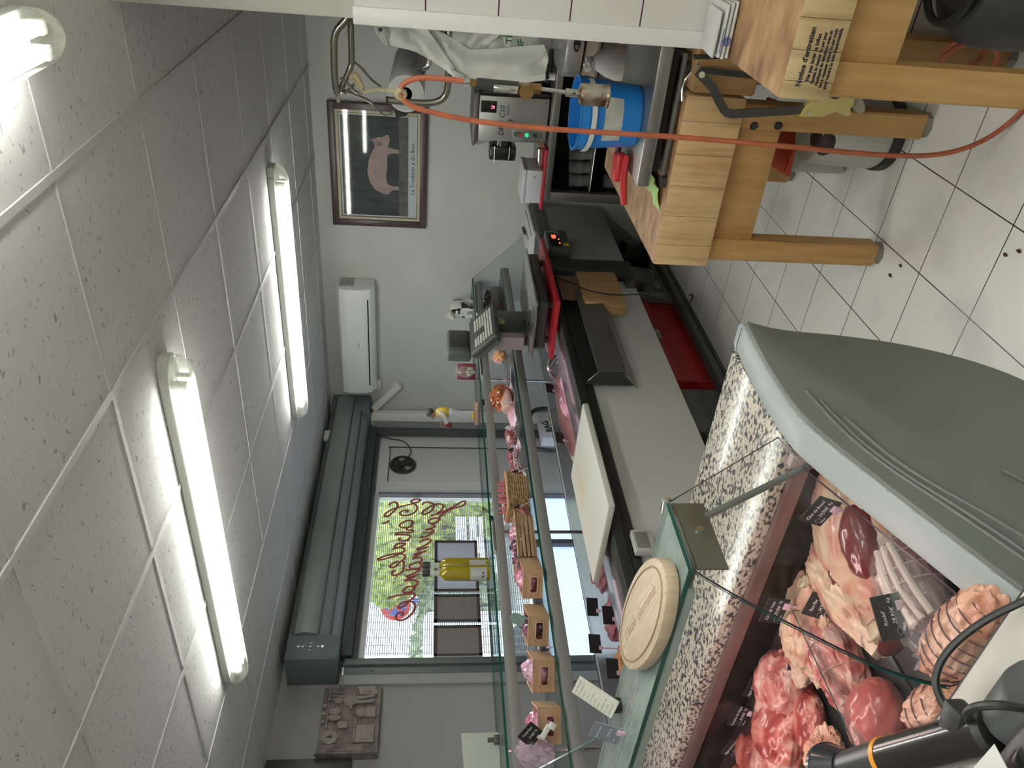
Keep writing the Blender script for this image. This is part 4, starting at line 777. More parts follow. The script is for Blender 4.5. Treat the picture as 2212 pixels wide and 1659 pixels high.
# pig poster and air conditioner on the far wall
pp = thing('pig_poster', 'framed poster of a pink pig in a dark brown frame on the far wall', 'poster', (5.54, 1.955, 1.67), world=True)
FRB = mat('frame_brown', (.062, .035, .036), .35, var=.1)
y0, y1, z0, z1 = 1.505, 2.405, 1.67, 2.36
def ring(g, y0, y1, z0, z1, w, x0, x1, bev=.003):
    return g.box(x0, y0, z0, x1, y1, z0+w, bev).box(x0, y0, z1-w, x1, y1, z1, bev).box(x0, y0, z0+w, x1, y0+w, z1-w, bev).box(x0, y1-w, z0+w, x1, y1, z1-w, bev)
mk('frame', ring(G(), y0, y1, z0, z1, .048, 5.515, 5.549), FRB, pp)
mk('inner_border', ring(G(), y0+.048, y1-.048, z0+.048, z1-.048, .020, 5.525, 5.549), mat('border_cream', (.60, .55, .40), .45), pp)
mk('gold_line', ring(G(), y0+.068, y1-.068, z0+.068, z1-.068, .005, 5.527, 5.549, 0), mat('gold', (.22, .14, .06), .4, .4), pp)
mk('print', G().box(5.535, y0+.07, z0+.07, 5.548, y1-.07, z1-.07), mat('print_white', (.60, .62, .64), .5, var=.02), pp)
mk('photo', G().box(5.532, y0+.085, z0+.135, 5.5355, y1-.085, z1-.085), ramp2('photo_bg', [(.3, (.015, .02, .022)), (.6, (.045, .055, .058)), (.8, (.09, .10, .10))], scale=5, stretch=(1, 3, 1), rough=.6), pp)
PG = mat('pig_pink', (.42, .30, .28), .6, var=.12, scale=14)
# the pig: outline with its head on the right side of the print
PO = [(2.155, 1.95), (2.150, 1.99), (2.12, 2.045), (2.07, 2.08), (1.99, 2.098), (1.90, 2.085), (1.84, 2.06), (1.805, 2.04), (1.775, 2.05), (1.755, 2.075), (1.745, 2.04), (1.735, 2.01), (1.735, 1.985), (1.72, 1.965), (1.715, 1.945), (1.74, 1.935), (1.775, 1.94), (1.80, 1.95), (1.81, 1.93), (1.815, 1.89), (1.82, 1.872), (1.845, 1.872), (1.845, 1.92), (1.86, 1.955), (1.95, 1.955), (2.03, 1.965), (2.075, 1.955), (2.09, 1.92), (2.09, 1.872), (2.118, 1.872), (2.12, 1.92), (2.145, 1.94)]
pg = mk('pig', G().prism(PO, 5.5295, 5.533, 'x'), PG, pp)
mk('pig_ear', G().prism([(1.80, 2.03), (1.765, 2.015), (1.775, 1.985), (1.795, 1.995)], 5.528, 5.530, 'x'), mat('pig_shade', (.25, .15, .14), .6), pg)
mk('floor_shade', G().box(5.5305, y0+.085, z0+.135, 5.5325, y1-.085, z0+.20), mat('photo_floor', (.12, .11, .10), .6, var=.3, scale=20), pp)
mk('caption', G().text('La Tradition a du Bon.', .043, rm((5.5335, 1.955, 1.772), PI/2, 0, -PI/2), ext=.0008), mat('ink_grey', (.10, .10, .12), .6), pp)
mk('glazing', G().box(5.522, y0+.048, z0+.048, 5.5235, y1-.048, z1-.048), clear('poster_glass', (.97, .98, .98), rough=.03), pp)
ac = thing('air_conditioner', 'white wall mounted air conditioner on the far wall', 'air conditioner', (5.45, 3.33, 2.06), world=True)
ACW = mat('ac_white', (.82, .83, .80), .35, var=.01)
prof = [(5.55, 2.345), (5.40, 2.345), (5.36, 2.325), (5.345, 2.28), (5.345, 2.15), (5.37, 2.09), (5.42, 2.06), (5.55, 2.06)]
mk('body', G().prism([(a, b) for a, b in prof], 2.86, 3.83, 'y', bev=.006), ACW, ac)
mk('air_outlet', G().box(5.352, 2.95, 2.103, 5.37, 3.75, 2.112), mat('slot_dark', (.03, .03, .03), .6), ac)
mk('flap', G().prism([(5.349, 2.155), (5.3440, 2.155), (5.366, 2.095), (5.372, 2.095)], 2.93, 3.77, 'y', bev=.001), ACW, ac)
mk('rating_label', G().box(5.40, 2.850, 2.22, 5.53, 2.8605, 2.325), mat('label_pale', (.40, .40, .38), .6, var=.25, scale=60), ac)
mk('badge', G().box(5.3435, 3.33, 2.185, 5.3455, 3.39, 2.19), mat('badge_grey', (.3, .3, .3), .4), ac)
struct('trim_7', G().box(5.49, 3.80, 2.03, 5.549, 3.89, 2.33, .004).box(-.035, -.17, -.03, .035, .17, .03, .004, mtx=rm((5.515, 3.97, 1.985), .72, 0, 0)), PVC)

# ================= NEAR MEAT COUNTER (runs along y, its grey end towards the right) =================
ABS = mat('abs_grey', (.145, .155, .14), .42, var=.02, scale=2); ABS2 = mat('abs_lit', (.34, .38, .38), .4, var=.02)  # ABS2: same grey plastic painted lighter, for light from above on the rim
GRAN = ramp2('granite', [(.38, (.05, .05, .06)), (.45, (.20, .19, .19)), (.51, (.55, .50, .41)), (.62, (.62, .57, .48)), (.70, (.30, .28, .27))], scale=125, detail=3, rough=.2, stretch=(1, .62, 1), coat=.1)
mc = thing('meat_counter', 'near refrigerated meat counter with granite worktop, curved glass and grey end', 'display counter', (.95, 1.6, 0), world=True)
YE = 2.36
PROF = [(1.415, .952), (1.25, .964), (1.08, .962), (1.0, .938), (.80, .850), (.65, .782), (.56, .735), (.50, .65), (.48, .55), (.54, .42), (.70, .35), (.95, .345), (1.17, .40), (1.26, .475), (1.325, .60), (1.36, .75), (1.372, .88), (1.40, .94)]
def smooth_poly(P, it=2):
    for _ in range(it):
        Q = []
        for k in range(len(P)):
            a, b = P[k], P[(k+1) % len(P)]; Q += [(a[0]*.75+b[0]*.25, a[1]*.75+b[1]*.25), (a[0]*.25+b[0]*.75, a[1]*.25+b[1]*.75)]
        P = Q
    return P
PS = smooth_poly(PROF, 2)
cxm = sum(x for x, z in PS)/len(PS); czm = sum(z for x, z in PS)/len(PS)
PSI = [(cxm+(x-cxm)*.985, czm+(z-czm)*.975) for x, z in PS]
ep = mk('end_panel', G().prism(PSI, .790, .80, 'y', bev=.003), ABS, mc)
mk('rim', G().prism(PS, .796, .866, 'y', bev=.012), ABS2, ep)
def rib(pts): return mk('rib', G().tube([(x, .790, z) for x, z in pts], .0038, 6, smooth=2), ABS, ep)
for off in (.10, .135, .20, .30, .36):
    rib([(1.22-off*.8, .955-off*.4), (1.02-off*.5, .945-off*.55), (.80-off*.1, .845-off*.6), (.60+off*.05, .75-off*.55), (.52+off*.1, .70-off*.6)] if off < .3 else [(.98-off*.2, .93-off*.9), (.80, .80-off*.8), (.62, .70-off*.7)])
mk('lower_body', G().box(.55, .83, .02, 1.27, YE, .40, .02), mat('abs_dark', (.06, .065, .06), .45), mc)
mk('granite_top', G().box(1.08, .868, .925, 1.405, YE, .955, .003), GRAN, mc)
mk('under_rail', G().box(1.068, .868, .895, 1.085, YE, .926, .002), mat('rail_rose', (.26, .17, .165), .35, .5, var=.06), mc)
mk('drink_block', G().box(1.05, .872, .90, 1.069, .905, .95, .004), mat('socket_white', (.45, .36, .34), .5), mc)
mk('inner_wall', G().box(1.085, .868, .60, 1.10, YE, .90), mat('inner_black', (.022, .02, .022), .25, .3), mc)
mk('rear_body', G().box(1.10, .868, .40, 1.38, YE, .925, .004), CREAM, mc)
DKT = mat('tray_black', (.03, .03, .032), .3, .3, var=.2, scale=3)
mk('deck', G().box(.60, .868, .735, 1.085, YE, .75).box(.56, .868, .40, 1.09, YE, .735), DKT, mc)
for k in range(12):
    y = .93+.12*k
    mk('deck_tray', G().box(.66, y, .750, 1.05, y+.112, .756, .002), mat('tray_grey', (.055, .055, .06), .3, .4, var=.15), mc)
g = G()
for k in range(8): pass
mk('deck_ledge', G().box(1.0, .868, .756, 1.02, YE, .772, .002).box(1.04, .868, .80, 1.085, YE, .81), mat('tray_rose', (.10, .06, .06), .3, .5), mc)
mk('clear_divider', pane(G(), .66, 1.245, .757, 1.0, 1.249, .86), [clear('divider', (.9, .92, .92), haze=.08), GEDGE], mc, smooth=False)
# front: glass holder, cream bumper, speckled customer shelf
mk('bumper', G().box(.50, .56, .875, .562, YE, .92, .006), mat('bumper_cream', (.66, .64, .58), .35, var=.01), mc)
mk('bumper_gasket', G().box(.558, .60, .885, .566, YE, .915), BLK, mc)
mk('bumper_line', G().box(.4965, .56, .9185, .4995, YE, .9212), BLK, mc)
mk('customer_shelf', G().box(.20, .56, .88, .497, YE, .916, .004), ramp2('terrazzo', [(.3, (.30, .31, .29)), (.45, (.52, .53, .49)), (.7, (.58, .58, .54))], scale=45, rough=.4), mc)
mk('front_body', G().box(.30, .60, .02, .56, YE, .875, .01), ABS2, mc)
GC = [(.775, 1.222), (.72, 1.165), (.665, 1.095), (.615, 1.03), (.585, .98), (.567, .92)]
def qp(P, it=2):
    for _ in range(it):
        Q = [P[0]]
        for a, b in zip(P, P[1:]): Q += [(a[0]*.75+b[0]*.25, a[1]*.75+b[1]*.25), (a[0]*.25+b[0]*.75, a[1]*.25+b[1]*.75)]
        P = Q+[P[-1]]
    return P
GCs = qp(GC)
def curved(y0, y1):
    g = G(); n = len(GCs); A = []
    for y in (y0, y1):
        o = [g.bm.verts.new((x, y, z)) for x, z in GCs]; i = [g.bm.verts.new((x+.0055, y, z+.0035)) for x, z in GCs]; A.append((o, i))
    (o0, i0), (o1, i1) = A
    for k in range(n-1):
        for a, b in ((o0, o1), (i1, i0)): g.bm.faces.new((a[k], a[k+1], b[k+1], b[k])).material_index = 0
        for a, b in ((o0, i0), (i1, o1)): g.bm.faces.new((a[k], b[k], b[k+1], a[k+1])).material_index = 1
    return g
mk('curved_glass', curved(.872, 1.60), [GL2, GEDGE], mc, smooth=False)
mk('curved_glass', curved(1.604, YE), [GL2, GEDGE], mc, smooth=False)
mk('top_glass', pane(G(), .778, .875, 1.214, .925, YE, 1.222), [clear('top_glass_clear', (.86, .92, .90), rough=.02, haze=.34, hazecol=(.50, .58, .55)), GEDGE], mc, smooth=False)
g = glass_poly(G(), [(.922, .872, 1.218), (.778, .872, 1.218)]+[(x+.004, .872, z) for x, z in GCs[2:]]+[(.60, .872, .77), (.66, .872, .79), (.80, .872, .852), (1.0, .872, .942), (1.10, .872, .962)], .004, (0, -1, 0)); mk('side_glass', g, [GL2, mat('dark_edge', (.03, .025, .035), .3)], mc, smooth=False)
br = mk('bracket', G().box(.79, .884, 1.152, .935, .888, 1.205, .001).box(.79, .884, 1.203, .935, .93, 1.206), mat('bracket_steel', (.25, .245, .21), .38, .8, var=.06), mc)
mk('bolt', G().cyl((.868, .884, 1.178), (.868, .876, 1.178), .0075, .006), CHROME, br)
mk('hinge_glass', G().box(.925, .876, 1.208, .940, .905, 1.224, .003), CHROME, br)
mk('strut', G().cyl((.905, .886, 1.156), (1.04, .875, .905), .0062), mat('strut_grey', (.20, .21, .20), .4), mc)
mk('lamp_housing', G().box(.782, .93, 1.196, .850, YE, 1.2125, .003), mat('housing_pale', (.42, .47, .44), .4), mc)
mk('lamp_strip', G().box(.790, .96, 1.1935, .835, YE-.05, 1.1965), mat('lamp_pink', (1, .7, .72), .4, emis=(1, .68, .64), es=16.0), mc)
# ---- oval board, receipt, cards on the glass top
OV = ramp2('oval_wood', [(.3, (.46, .35, .24)), (.7, (.62, .50, .37))], scale=6, stretch=(22, 2, 1), rough=.55)
ob = thing('oval_board', 'oval wooden serving board with a carved groove lying on the glass top', 'serving board', (.853, 1.075, 1.2225), -.30)
def ell(a, b, n=40, p=1.0): return [(a*math.cos(2*PI*k/n), b*math.sin(2*PI*k/n)) for k in range(n)]
mk('slab', G().prism(ell(.075, .172), 0, .024, 'z', bev=.006), OV, ob)
mk('groove', G().tube([(x, y, .0243) for x, y in ell(.060, .152)], .0018, 5, closed=True), mat('groove', (.30, .21, .13), .6), ob)
mk('lettering', G().text("L'escale  Gourmande", .026, rm((.004, 0, .0242), 0, 0, PI/2+.0+PI), ext=.0002, shear=.4), mat('burnt', (.40, .25, .18), .7), ob)
rc_ = thing('receipt', 'long paper receipt tilted in a clip on the glass top', 'receipt', (.895, 1.375, 1.275), rot=(1.03, .42, -1.07))
RW, RH = .038, .092
mk('paper', G().box(-RW/2, -RH/2, -.0015, RW/2, RH/2, .0015, .001, 1), mat('receipt_paper', (.56, .56, .49), .6, var=.03), rc_)
g = G()
for k, (tx, s) in enumerate((('CHARCUTERIE FERMIERE', .0026), ('PORC ORIGINE FRANCE', .0026), ('A CONSERVER', .0022), ('LOT 1025', .0026), ('PRODUIT DE FRANCE', .0022), ('NET  0.79', .003), ('PRIX/KG', .003), ('2475/JMC. FR', .0046), ('NC. 27623', .004), ('FABRIQUE BOEUF', .003))): g.text(tx, s, rm((-RW*.42, RH*.42-k*.0085, .0017)), ext=.0001, align='LEFT')
mk('print', g, mat('ink_soft', (.12, .12, .11), .8), rc_)
solo('receipt_clip', G().box(.872, 1.378, 1.2225, .897, 1.400, 1.242, .003).box(.882, 1.384, 1.24, .886, 1.40, 1.255), BLK, 'small black clip holding the paper receipt upright', 'clip', loc=(.885, 1.39, 1.2225))
cardtag((.845, 1.42, 1.256), (1.29, .1, -1.62), [('Boeuf bourguignon', .0056, -.02, .25), ('33,00€  Kg', .0065, .1, -.10), ('France', .004, -.25, -.35)], mat('grey_tag', (.22, .25, .29), .5, var=.04), .055, .058, label='grey price card on the glass top beside the paper receipt', clip=1, foot=.006, textcol=(.6, .63, .66))
# ---- meat
RAW = ramp2('raw_red', [(.30, (.18, .02, .02)), (.44, (.36, .055, .05)), (.54, (.54, .17, .14)), (.64, (.72, .46, .38))], scale=6, detail=5, dist=1.6, rough=.3, coat=.3, bump=.12, stretch=(1, 1, .5))
FAT = ramp2('fat_cap', [(.30, (.34, .08, .06)), (.40, (.52, .24, .17)), (.50, (.64, .46, .33)), (.60, (.68, .55, .41)), (.70, (.52, .36, .27))], scale=9, detail=7, dist=.5, rough=.38, coat=.2, bump=.3)
MIX = ramp2('meat_mixed', [(.30, (.22, .03, .03)), (.44, (.50, .14, .13)), (.54, (.66, .38, .33)), (.66, (.50, .36, .36)), (.75, (.76, .52, .45))], scale=8, detail=5, dist=1.6, rough=.3, coat=.3, bump=.15)
CUT = ramp2('cut_face', [(.35, (.10, .012, .014)), (.6, (.17, .025, .026)), (.75, (.30, .09, .08))], scale=16, detail=5, rough=.25, coat=.5, bump=.15)
PNK = ramp2('pork_pink', [(.35, (.36, .07, .07)), (.55, (.46, .12, .11)), (.75, (.58, .26, .22))], scale=10, detail=5, rough=.3, coat=.4, bump=.2)
TIE = ramp2('tied_roast', [(.30, (.45, .16, .10)), (.5, (.66, .36, .25)), (.7, (.78, .58, .45))], scale=12, detail=6, rough=.35, coat=.3, bump=.25)
STR = mat('string', (.55, .40, .34), .8); STRD = mat('string_dark', (.16, .09, .11), .8)
def meat(label, loc, r, rot, m, amp=.16, fr=4, seed=0, name='meat_cut', cut=None, cutm=None, strings=0, cat='meat', sm=None, fn=None):
    """a lump of meat lying on the deck; cut=(side, fraction) slices one end flat along local x"""
    t = thing(name, label, cat, loc, rot=rot)
    cx_ = cut*r[0] if cut else None
    def f(p, d):
        if cut is not None and (p.x > cx_ if cut > 0 else p.x < cx_): p = Vector((cx_+.02*(p.x-cx_), p.y, p.z))
        if p.z < -r[2]*.72: p.z = -r[2]*.72
        return fn(p, d) if fn else p
    mk('flesh', G().ball((0, 0, r[2]*.72), r, 5, amp, fr, seed, fn=f), m, t)
    if cut is not None:
        k = math.sqrt(max(.02, 1-cut*cut))
        mk('cut_face', G().ball((cx_*1.01, 0, r[2]*.72), (.006, r[1]*k*.93, r[2]*k*.90), 4, amp*.5, 3, seed), cutm or CUT, t)
    for s in range(strings):
        x = r[0]*(-.7+1.4*s/max(1, strings-1)); k = math.sqrt(1-(x/r[0])**2)*1.03
        mk('string', G().tube([(x, r[1]*k*math.cos(a), max(.003, r[2]*.72+r[2]*k*math.sin(a))) for a in [q*PI/12 for q in range(24)]], .0013, 5, closed=True), sm or STR, t)
    return t
DZ = .758
rib_ = meat('large beef rib joint with creamy fat and red eye beside the grey end panel', (1.005, 1.0, DZ), (.165, .12, .066), (0, 0, -.62), FAT, .10, 3, 3, name='beef_rib')
mk('eye_muscle', G().ball((-.040, -.066, .080), (.072, .042, .036), 4, .08, 4, 5), CUT, rib_)
mk('bone_edge', G().tube([(-.10, .095, .03), (-.135, .04, .030), (-.145, -.02, .030), (-.125, -.085, .032)], .0115, 8, smooth=2), mat('bone', (.62, .34, .28), .4, var=.2, scale=30), rib_)
mk('dark_muscle', G().ball((-.10, .03, .078), (.036, .03, .020), 3, .3, 5, 2), CUT, rib_)
meat('long fatty sirloin roll with a dark red cut end, in the middle of the deck', (.930, 1.115, DZ+.004), (.155, .060, .058), (0, 0, 3.36), FAT, .14, 5, 8, name='sirloin', cut=.86, strings=3)
meat('broad pale fat covered beef piece at the back of the deck under the granite edge', (1.005, 1.30, DZ), (.085, .13, .055), (0, 0, .25), FAT, .2, 4, 12, name='beef_piece')
meat('red veal chop end with fatty rim in front of the pale beef piece', (1.0, 1.375, DZ), (.075, .055, .045), (0, 0, .4), RAW, .12, 3, 16, name='veal_chop')
meat('pink tied veal loin roll with a round cut end, left of the sirloin roll', (.895, 1.275, DZ), (.135, .052, .052), (0, 0, 3.10), MIX, .12, 5, 21, name='veal_loin', cut=.85, cutm=PNK, strings=4)
meat('greyish marbled shoulder joint behind the veal price card', (1.0, 1.52, DZ), (.075, .10, .060), (0, 0, .2), MIX, .16, 3, 27, name='shoulder_joint')
meat('leg of lamb cut showing red muscle and fat beside the lamb price card', (.945, 1.60, DZ), (.085, .105, .058), (0, 0, .1), RAW, .12, 3, 33, name='lamb_joint')
meat('thick red lamb slice with white fat edge nearest the deck middle', (.905, 1.50, DZ), (.060, .070, .034), (0, .15, .5), RAW, .10, 3, 38, name='lamb_slice')
meat('knobbly pink lamb leg end at the left edge of the picture', (.885, 1.72, DZ), (.10, .11, .060), (0, 0, .5), MIX, .15, 3, 43, name='lamb_joint')
meat('small red boneless piece lying at the back under the granite edge', (1.02, 1.83, DZ), (.06, .065, .038), (0, 0, .4), RAW, .12, 3, 48, name='lamb_piece')
meat('dark red trimmed leg piece at the picture edge behind the shortened leg card', (.98, 1.93, DZ), (.06, .07, .045), (0, 0, .4), RAW, .12, 3, 53, name='lamb_piece')
meat('smooth pink dome of pork near the curved front glass', (.755, 1.245, DZ-.0), (.058, .075, .052), (0, 0, .3), PNK, .05, 3, 58, name='pork_round')
rd = meat('fat striped veal roast in clear film beside the grey end panel', (.83, .965, DZ), (.098, .052, .048), (0, 0, -.2), mat('roast_dark', (.24, .10, .09), .4, var=.3), .1, 4, 63, name='wrapped_roast', strings=6)
for k in range(5):
    y = -.038+.019*k; mk('fat_strip', G().tube([(-.075, y, .070-.006*abs(k-2)), (-.01, y+.006*math.sin(k), .0835-.004*abs(k-2)**1.5), (.06, y*.7, .078-.005*abs(k-2))], .0068, 8, smooth=2), mat('fat_white', (.76, .63, .54), .4, var=.08), rd)
mk('film', G().ball((-.015, 0, .04), (.125, .065, .055), 4, .12, 6, 64), clear('film_thin', (.95, .94, .95), rough=.06, haze=.10), rd)
solo('film_end', G().ball((.735, 1.035, DZ+.02), (.05, .035, .018), 4, .5, 7, 65, mtx=Matrix.Rotation(.6, 4, 'Z')), clear('film_thick', (.85, .83, .86), rough=.08, haze=.3, hazecol=(.45, .40, .46)), 'twisted end of clear film beside the wrapped striped roast', 'plastic film', loc=(.735, 1.035, DZ))
meat('pale tied roast in netting along the front glass, the right one by the cream bumper', (.70, .93, DZ), (.12, .048, .046), (0, 0, 1.45), TIE, .10, 5, 70, name='tied_roast', strings=8, sm=STRD)
meat('pale tied roast in netting along the front glass, the left one by the black handset', (.668, 1.085, DZ), (.075, .042, .044), (0, 0, 1.3), TIE, .12, 5, 76, name='tied_roast', strings=5, sm=STRD)
meat('pale pink poultry joint with skin, half hidden behind the black cup', (.815, 1.49, DZ), (.05, .065, .04), (0, 0, .5), TIE, .2, 5, 81, name='poultry_joint')
# box of peppers at the back left
vb = thing('pepper_tray', 'black tray of orange peppers at the picture edge in the back of the deck', 'food tray', (1.035, 2.045, DZ))
mk('tray', G().box(-.05, -.09, 0, .048, .10, .02, .004), DKT, vb)
for k, (x, y) in enumerate(((-.025, -.06), (.02, -.05), (-.02, 0), (.025, .005), (-.02, .06), (.02, .065), (0, -.02), (0, .035))): mk('pepper', G().ball((x, y, .035+.012*(k > 5)), (.02, .028, .018), 3, .12, 4, k), mat('pepper_orange', (.72, .25, .03), .25, var=.2, coat=.4), vb)
# price cards in the deck: black slates with chalk writing, pink clips
CARDS = [((.98, .945, .905), (1.45, .27, -1.67), 'Côte de Boeuf', '34,90€', 'black price card reading Côte de Boeuf stuck in the big beef rib'),
 ((1.015, 1.265, .888), (1.50, .11, -1.46), 'Côte de Veau', '29,90€', 'black price card reading Côte de Veau, partly behind the green glass edge'),
 ((.965, 1.19, .836), (1.22, .04, -1.59), 'Faux Filet', '34,90€', 'black price card reading Faux Filet between the sirloin and the pale beef piece'),
 ((.775, .985, .858), (1.50, -.18, -.70), 'Rosbif', '29,90€', 'large looking black price card reading Rosbif, nearest the wrapped roast'),
 ((.985, 1.415, .800), (1.26, -.02, -1.33), 'Longe de Veau', '35,00€', 'black price card reading Longe de Veau at the end of the tied veal loin'),
 ((1.07, 1.62, .815), (1.50, .11, -1.43), "Gigot d'Agneau", '30,90€', "black price card reading Gigot d'Agneau beside the lamb leg"),
 ((1.055, 1.715, .835), (1.50, .20, -1.40), 'Tranche de Gigot', '30,90€', 'black price card reading Tranche de Gigot, left of the lamb leg card'),
 ((1.055, 1.86, .815), (1.40, .25, -1.55), 'Gigot raccourci', '34,90€', 'black price card reading Gigot raccourci, the lowest on the left edge'),
 ((.865, 1.50, .775), (1.25, 0, -1.6), 'Filet de Veau', '39,00€', 'black price card reading Filet de Veau, dark and low behind the pink pork dome'),
 ((1.02, 2.02, .83), (1.35, 0, -1.57), 'Merguez', '15,90€', 'black price card cut by the picture edge in front of the orange peppers')]
for k, (p, r_, a, b, lab) in enumerate(CARDS):
    w = .068 if k != 3 else .072
    cardtag(p, r_, [(a, .0092, -.02, .20), (b, .0095, .02, -.12), ('Kg', .0080, .36, -.08), ('France', .0052, -.26, -.37)], None, w, w*.69, label=lab, sub=1, group=None, foot=.045)
# ---- on the customer shelf: scanner on its stand, boxes, paper
sn = thing('handset', 'black cylindrical handset with orange ring and flared round end above the customer shelf', 'device', (.50, .88, .917), world=True)
ax0, ax1 = Vector((.535, 1.005, 1.035)), Vector((.445, .765, .985)); d = (ax1-ax0).normalized()
BG = mat('handset_black', (.022, .018, .016), .22, var=.2, coat=.5)
mk('barrel', G().cyl(ax0+d*.085, ax1, .0265, .0265, 28), BG, sn)
mk('front_barrel', G().cyl(ax0, ax0+d*.085, .023, .026, 28), mat('handset_grey', (.05, .052, .055), .3), sn)
mk('orange_ring', G().cyl(ax0+d*.083, ax0+d*.091, .0275, .0275, 28), mat('ring_orange', (.72, .30, .04), .4), sn)
mk('flared_end', G().cyl(ax0-d*.028, ax0+d*.004, .040, .026, 32).cyl(ax0-d*.034, ax0-d*.028, .041, .041, 32), mat('cup_black', (.02, .022, .028), .25, coat=.3), sn)
mk('end_cap', G().cyl(ax1-d*.004, ax1+d*.006, .0275, .025, 28), BLK, sn)
mk('clamp', G().box(-.016, -.02, -.014, .016, .02, .012, .005, mtx=rm(ax1-d*.02+Vector((.018, .0, .016)), 0, 0, .3)), BLK, sn)
mk('neck_stand', G().cyl((.475, .845, .917), (.475, .845, .978), .011), BLK, sn)
mk('foot_plate', G().box(.44, .81, .916, .51, .90, .924, .004), BLK, sn)
mk('cord', G().tube([(.545, .66, .923), (.555, .715, .955), (.548, .765, .985), (.530, .80, .995), (.505, .815, .985), (.475, .805, .985), (.463, .79, .99)], .0048, 8, smooth=3).tube([(.458, .775, 1.0), (.452, .73, 1.03), (.438, .700, 1.015), (.430, .70, .98)], .0048, 8, smooth=3), BLK, sn)
sd = thing('grey_stand', 'grey rounded plastic stand on the customer shelf beside the black handset', 'stand', (.44, .73, .917), world=True)
mk('shell', G().prism(smooth_poly([(.405, .917), (.50, .917), (.49, .965), (.462, 1.0), (.425, 1.0), (.40, .96)], 1), .70, .755, 'y', bev=.006), mat('stand_grey', (.10, .105, .11), .4), sd)
tm = thing('card_terminal', 'black box shaped payment terminal at the lower right corner with white paper', 'terminal', (.36, .72, .917), world=True)
mk('case', G().box(.30, .66, .917, .415, .80, 1.005, .008, mtx=rm((0, 0, 0), 0, 0, 0)), mat('case_black', (.018, .018, .021), .35), tm)
mk('screen', G().box(.31, .67, 1.004, .40, .74, 1.0075, .002), mat('screen_black', (.01, .01, .01), .15), tm)
solo('paper_slip', G().sheet([[(.345+.035*i, .745+.05*j-.004*i, 1.010+.006*math.sin(i)+.003*j) for j in range(4)] for i in range(3)], .0008), mat('slip_white', (.66, .66, .64), .6), 'white paper slip lying over the black payment terminal', 'paper', loc=(.37, .78, 1.008))
solo('red_button', G().ball((.43, .83, .93), (.022, .022, .02), 3), mat('button_red', (.16, .012, .018), .4), 'dark red dome between the handset and the white paper slip', 'button', loc=(.43, .83, .916))

# ================= BUTCHER BLOCKS =================
TOPW = ramp2('block_top', [(.30, (.18, .09, .04)), (.45, (.32, .18, .09)), (.58, (.42, .25, .12)), (.72, (.50, .33, .18))], scale=7, detail=7, stretch=(2.6, 1.2, 1), rough=.55, bump=.25)
def plank(name, cols, w, axis='y', seed=0, line=(.16, .085, .03), vert=3.0):
    """side of a block: upright blocks of slightly different tone with dark joints and cracks"""
    m, n, l, b = nt(name); tc = n.new('ShaderNodeTexCoord'); sx = n.new('ShaderNodeSeparateXYZ'); l.new(tc.outputs['Object'], sx.inputs[0]); cx = n.new('ShaderNodeCombineXYZ')
    l.new(sx.outputs[1 if axis == 'y' else 0], cx.inputs[0]); l.new(sx.outputs[2], cx.inputs[1])
    br = n.new('ShaderNodeTexBrick'); br.offset = 0; br.inputs['Scale'].default_value = 1; br.inputs['Brick Width'].default_value = w; br.inputs['Row Height'].default_value = 5
    br.inputs['Mortar Size'].default_value = .0008; br.inputs['Color1'].default_value = cols[0]+(1,); br.inputs['Color2'].default_value = cols[1]+(1,); br.inputs['Mortar'].default_value = line+(1,)
    l.new(cx.outputs[0], br.inputs['Vector'])
    mp = n.new('ShaderNodeMapping'); mp.inputs['Scale'].default_value = (45, 45, vert); l.new(tc.outputs['Object'], mp.inputs[0])
    no = n.new('ShaderNodeTexNoise'); no.inputs['Scale'].default_value = 1; no.inputs['Detail'].default_value = 5; l.new(mp.outputs[0], no.inputs['Vector'])
    cr = n.new('ShaderNodeValToRGB'); cr.color_ramp.elements[0].position = .25; cr.color_ramp.elements[0].color = (.5, .45, .38, 1); cr.color_ramp.elements[1].position = .55; cr.color_ramp.elements[1].color = (1, 1, 1, 1); l.new(no.outputs[0], cr.inputs[0])
    mx = n.new('ShaderNodeMixRGB'); mx.blend_type = 'MULTIPLY'; mx.inputs[0].default_value = .75; l.new(br.outputs[0], mx.inputs[1]); l.new(cr.outputs[0], mx.inputs[2])
    n2 = n.new('ShaderNodeTexNoise'); n2.inputs['Scale'].default_value = 7; l.new(tc.outputs['Object'], n2.inputs['Vector']); c2 = n.new('ShaderNodeValToRGB'); c2.color_ramp.elements[0].position = .35; c2.color_ramp.elements[0].color = (.80, .70, .50, 1); c2.color_ramp.elements[1].position = .6; c2.color_ramp.elements[1].color = (1, 1, 1, 1); l.new(n2.outputs[0], c2.inputs[0])
    m2 = n.new('ShaderNodeMixRGB'); m2.blend_type = 'MULTIPLY'; m2.inputs[0].default_value = .6; l.new(mx.outputs[0], m2.inputs[1]); l.new(c2.outputs[0], m2.inputs[2]); l.new(m2.outputs[0], b.inputs['Base Color'])
    b.inputs['Roughness'].default_value = .55; bu = n.new('ShaderNodeBump'); bu.inputs['Strength'].default_value = .2; bu.inputs['Distance'].default_value = .003; l.new(no.outputs[0], bu.inputs['Height']); l.new(bu.outputs[0], b.inputs['Normal'])
    return m
SIDE = plank('block_side', ((.70, .50, .27), (.62, .43, .22)), .105)
SIDE2 = plank('block_side_near', ((.64, .49, .28), (.54, .40, .21)), .065)
LEGW = ramp2('leg_wood', [(.3, (.40, .22, .07)), (.6, (.50, .30, .11)), (.8, (.56, .36, .15))], scale=5, detail=5, stretch=(6, 6, .8), rough=.5)
BOLT = mat('bolt_dark', (.05, .05, .05), .45, .6)
FOOTM = mat('foot_metal', (.33, .31, .27), .5, .4, var=.2)
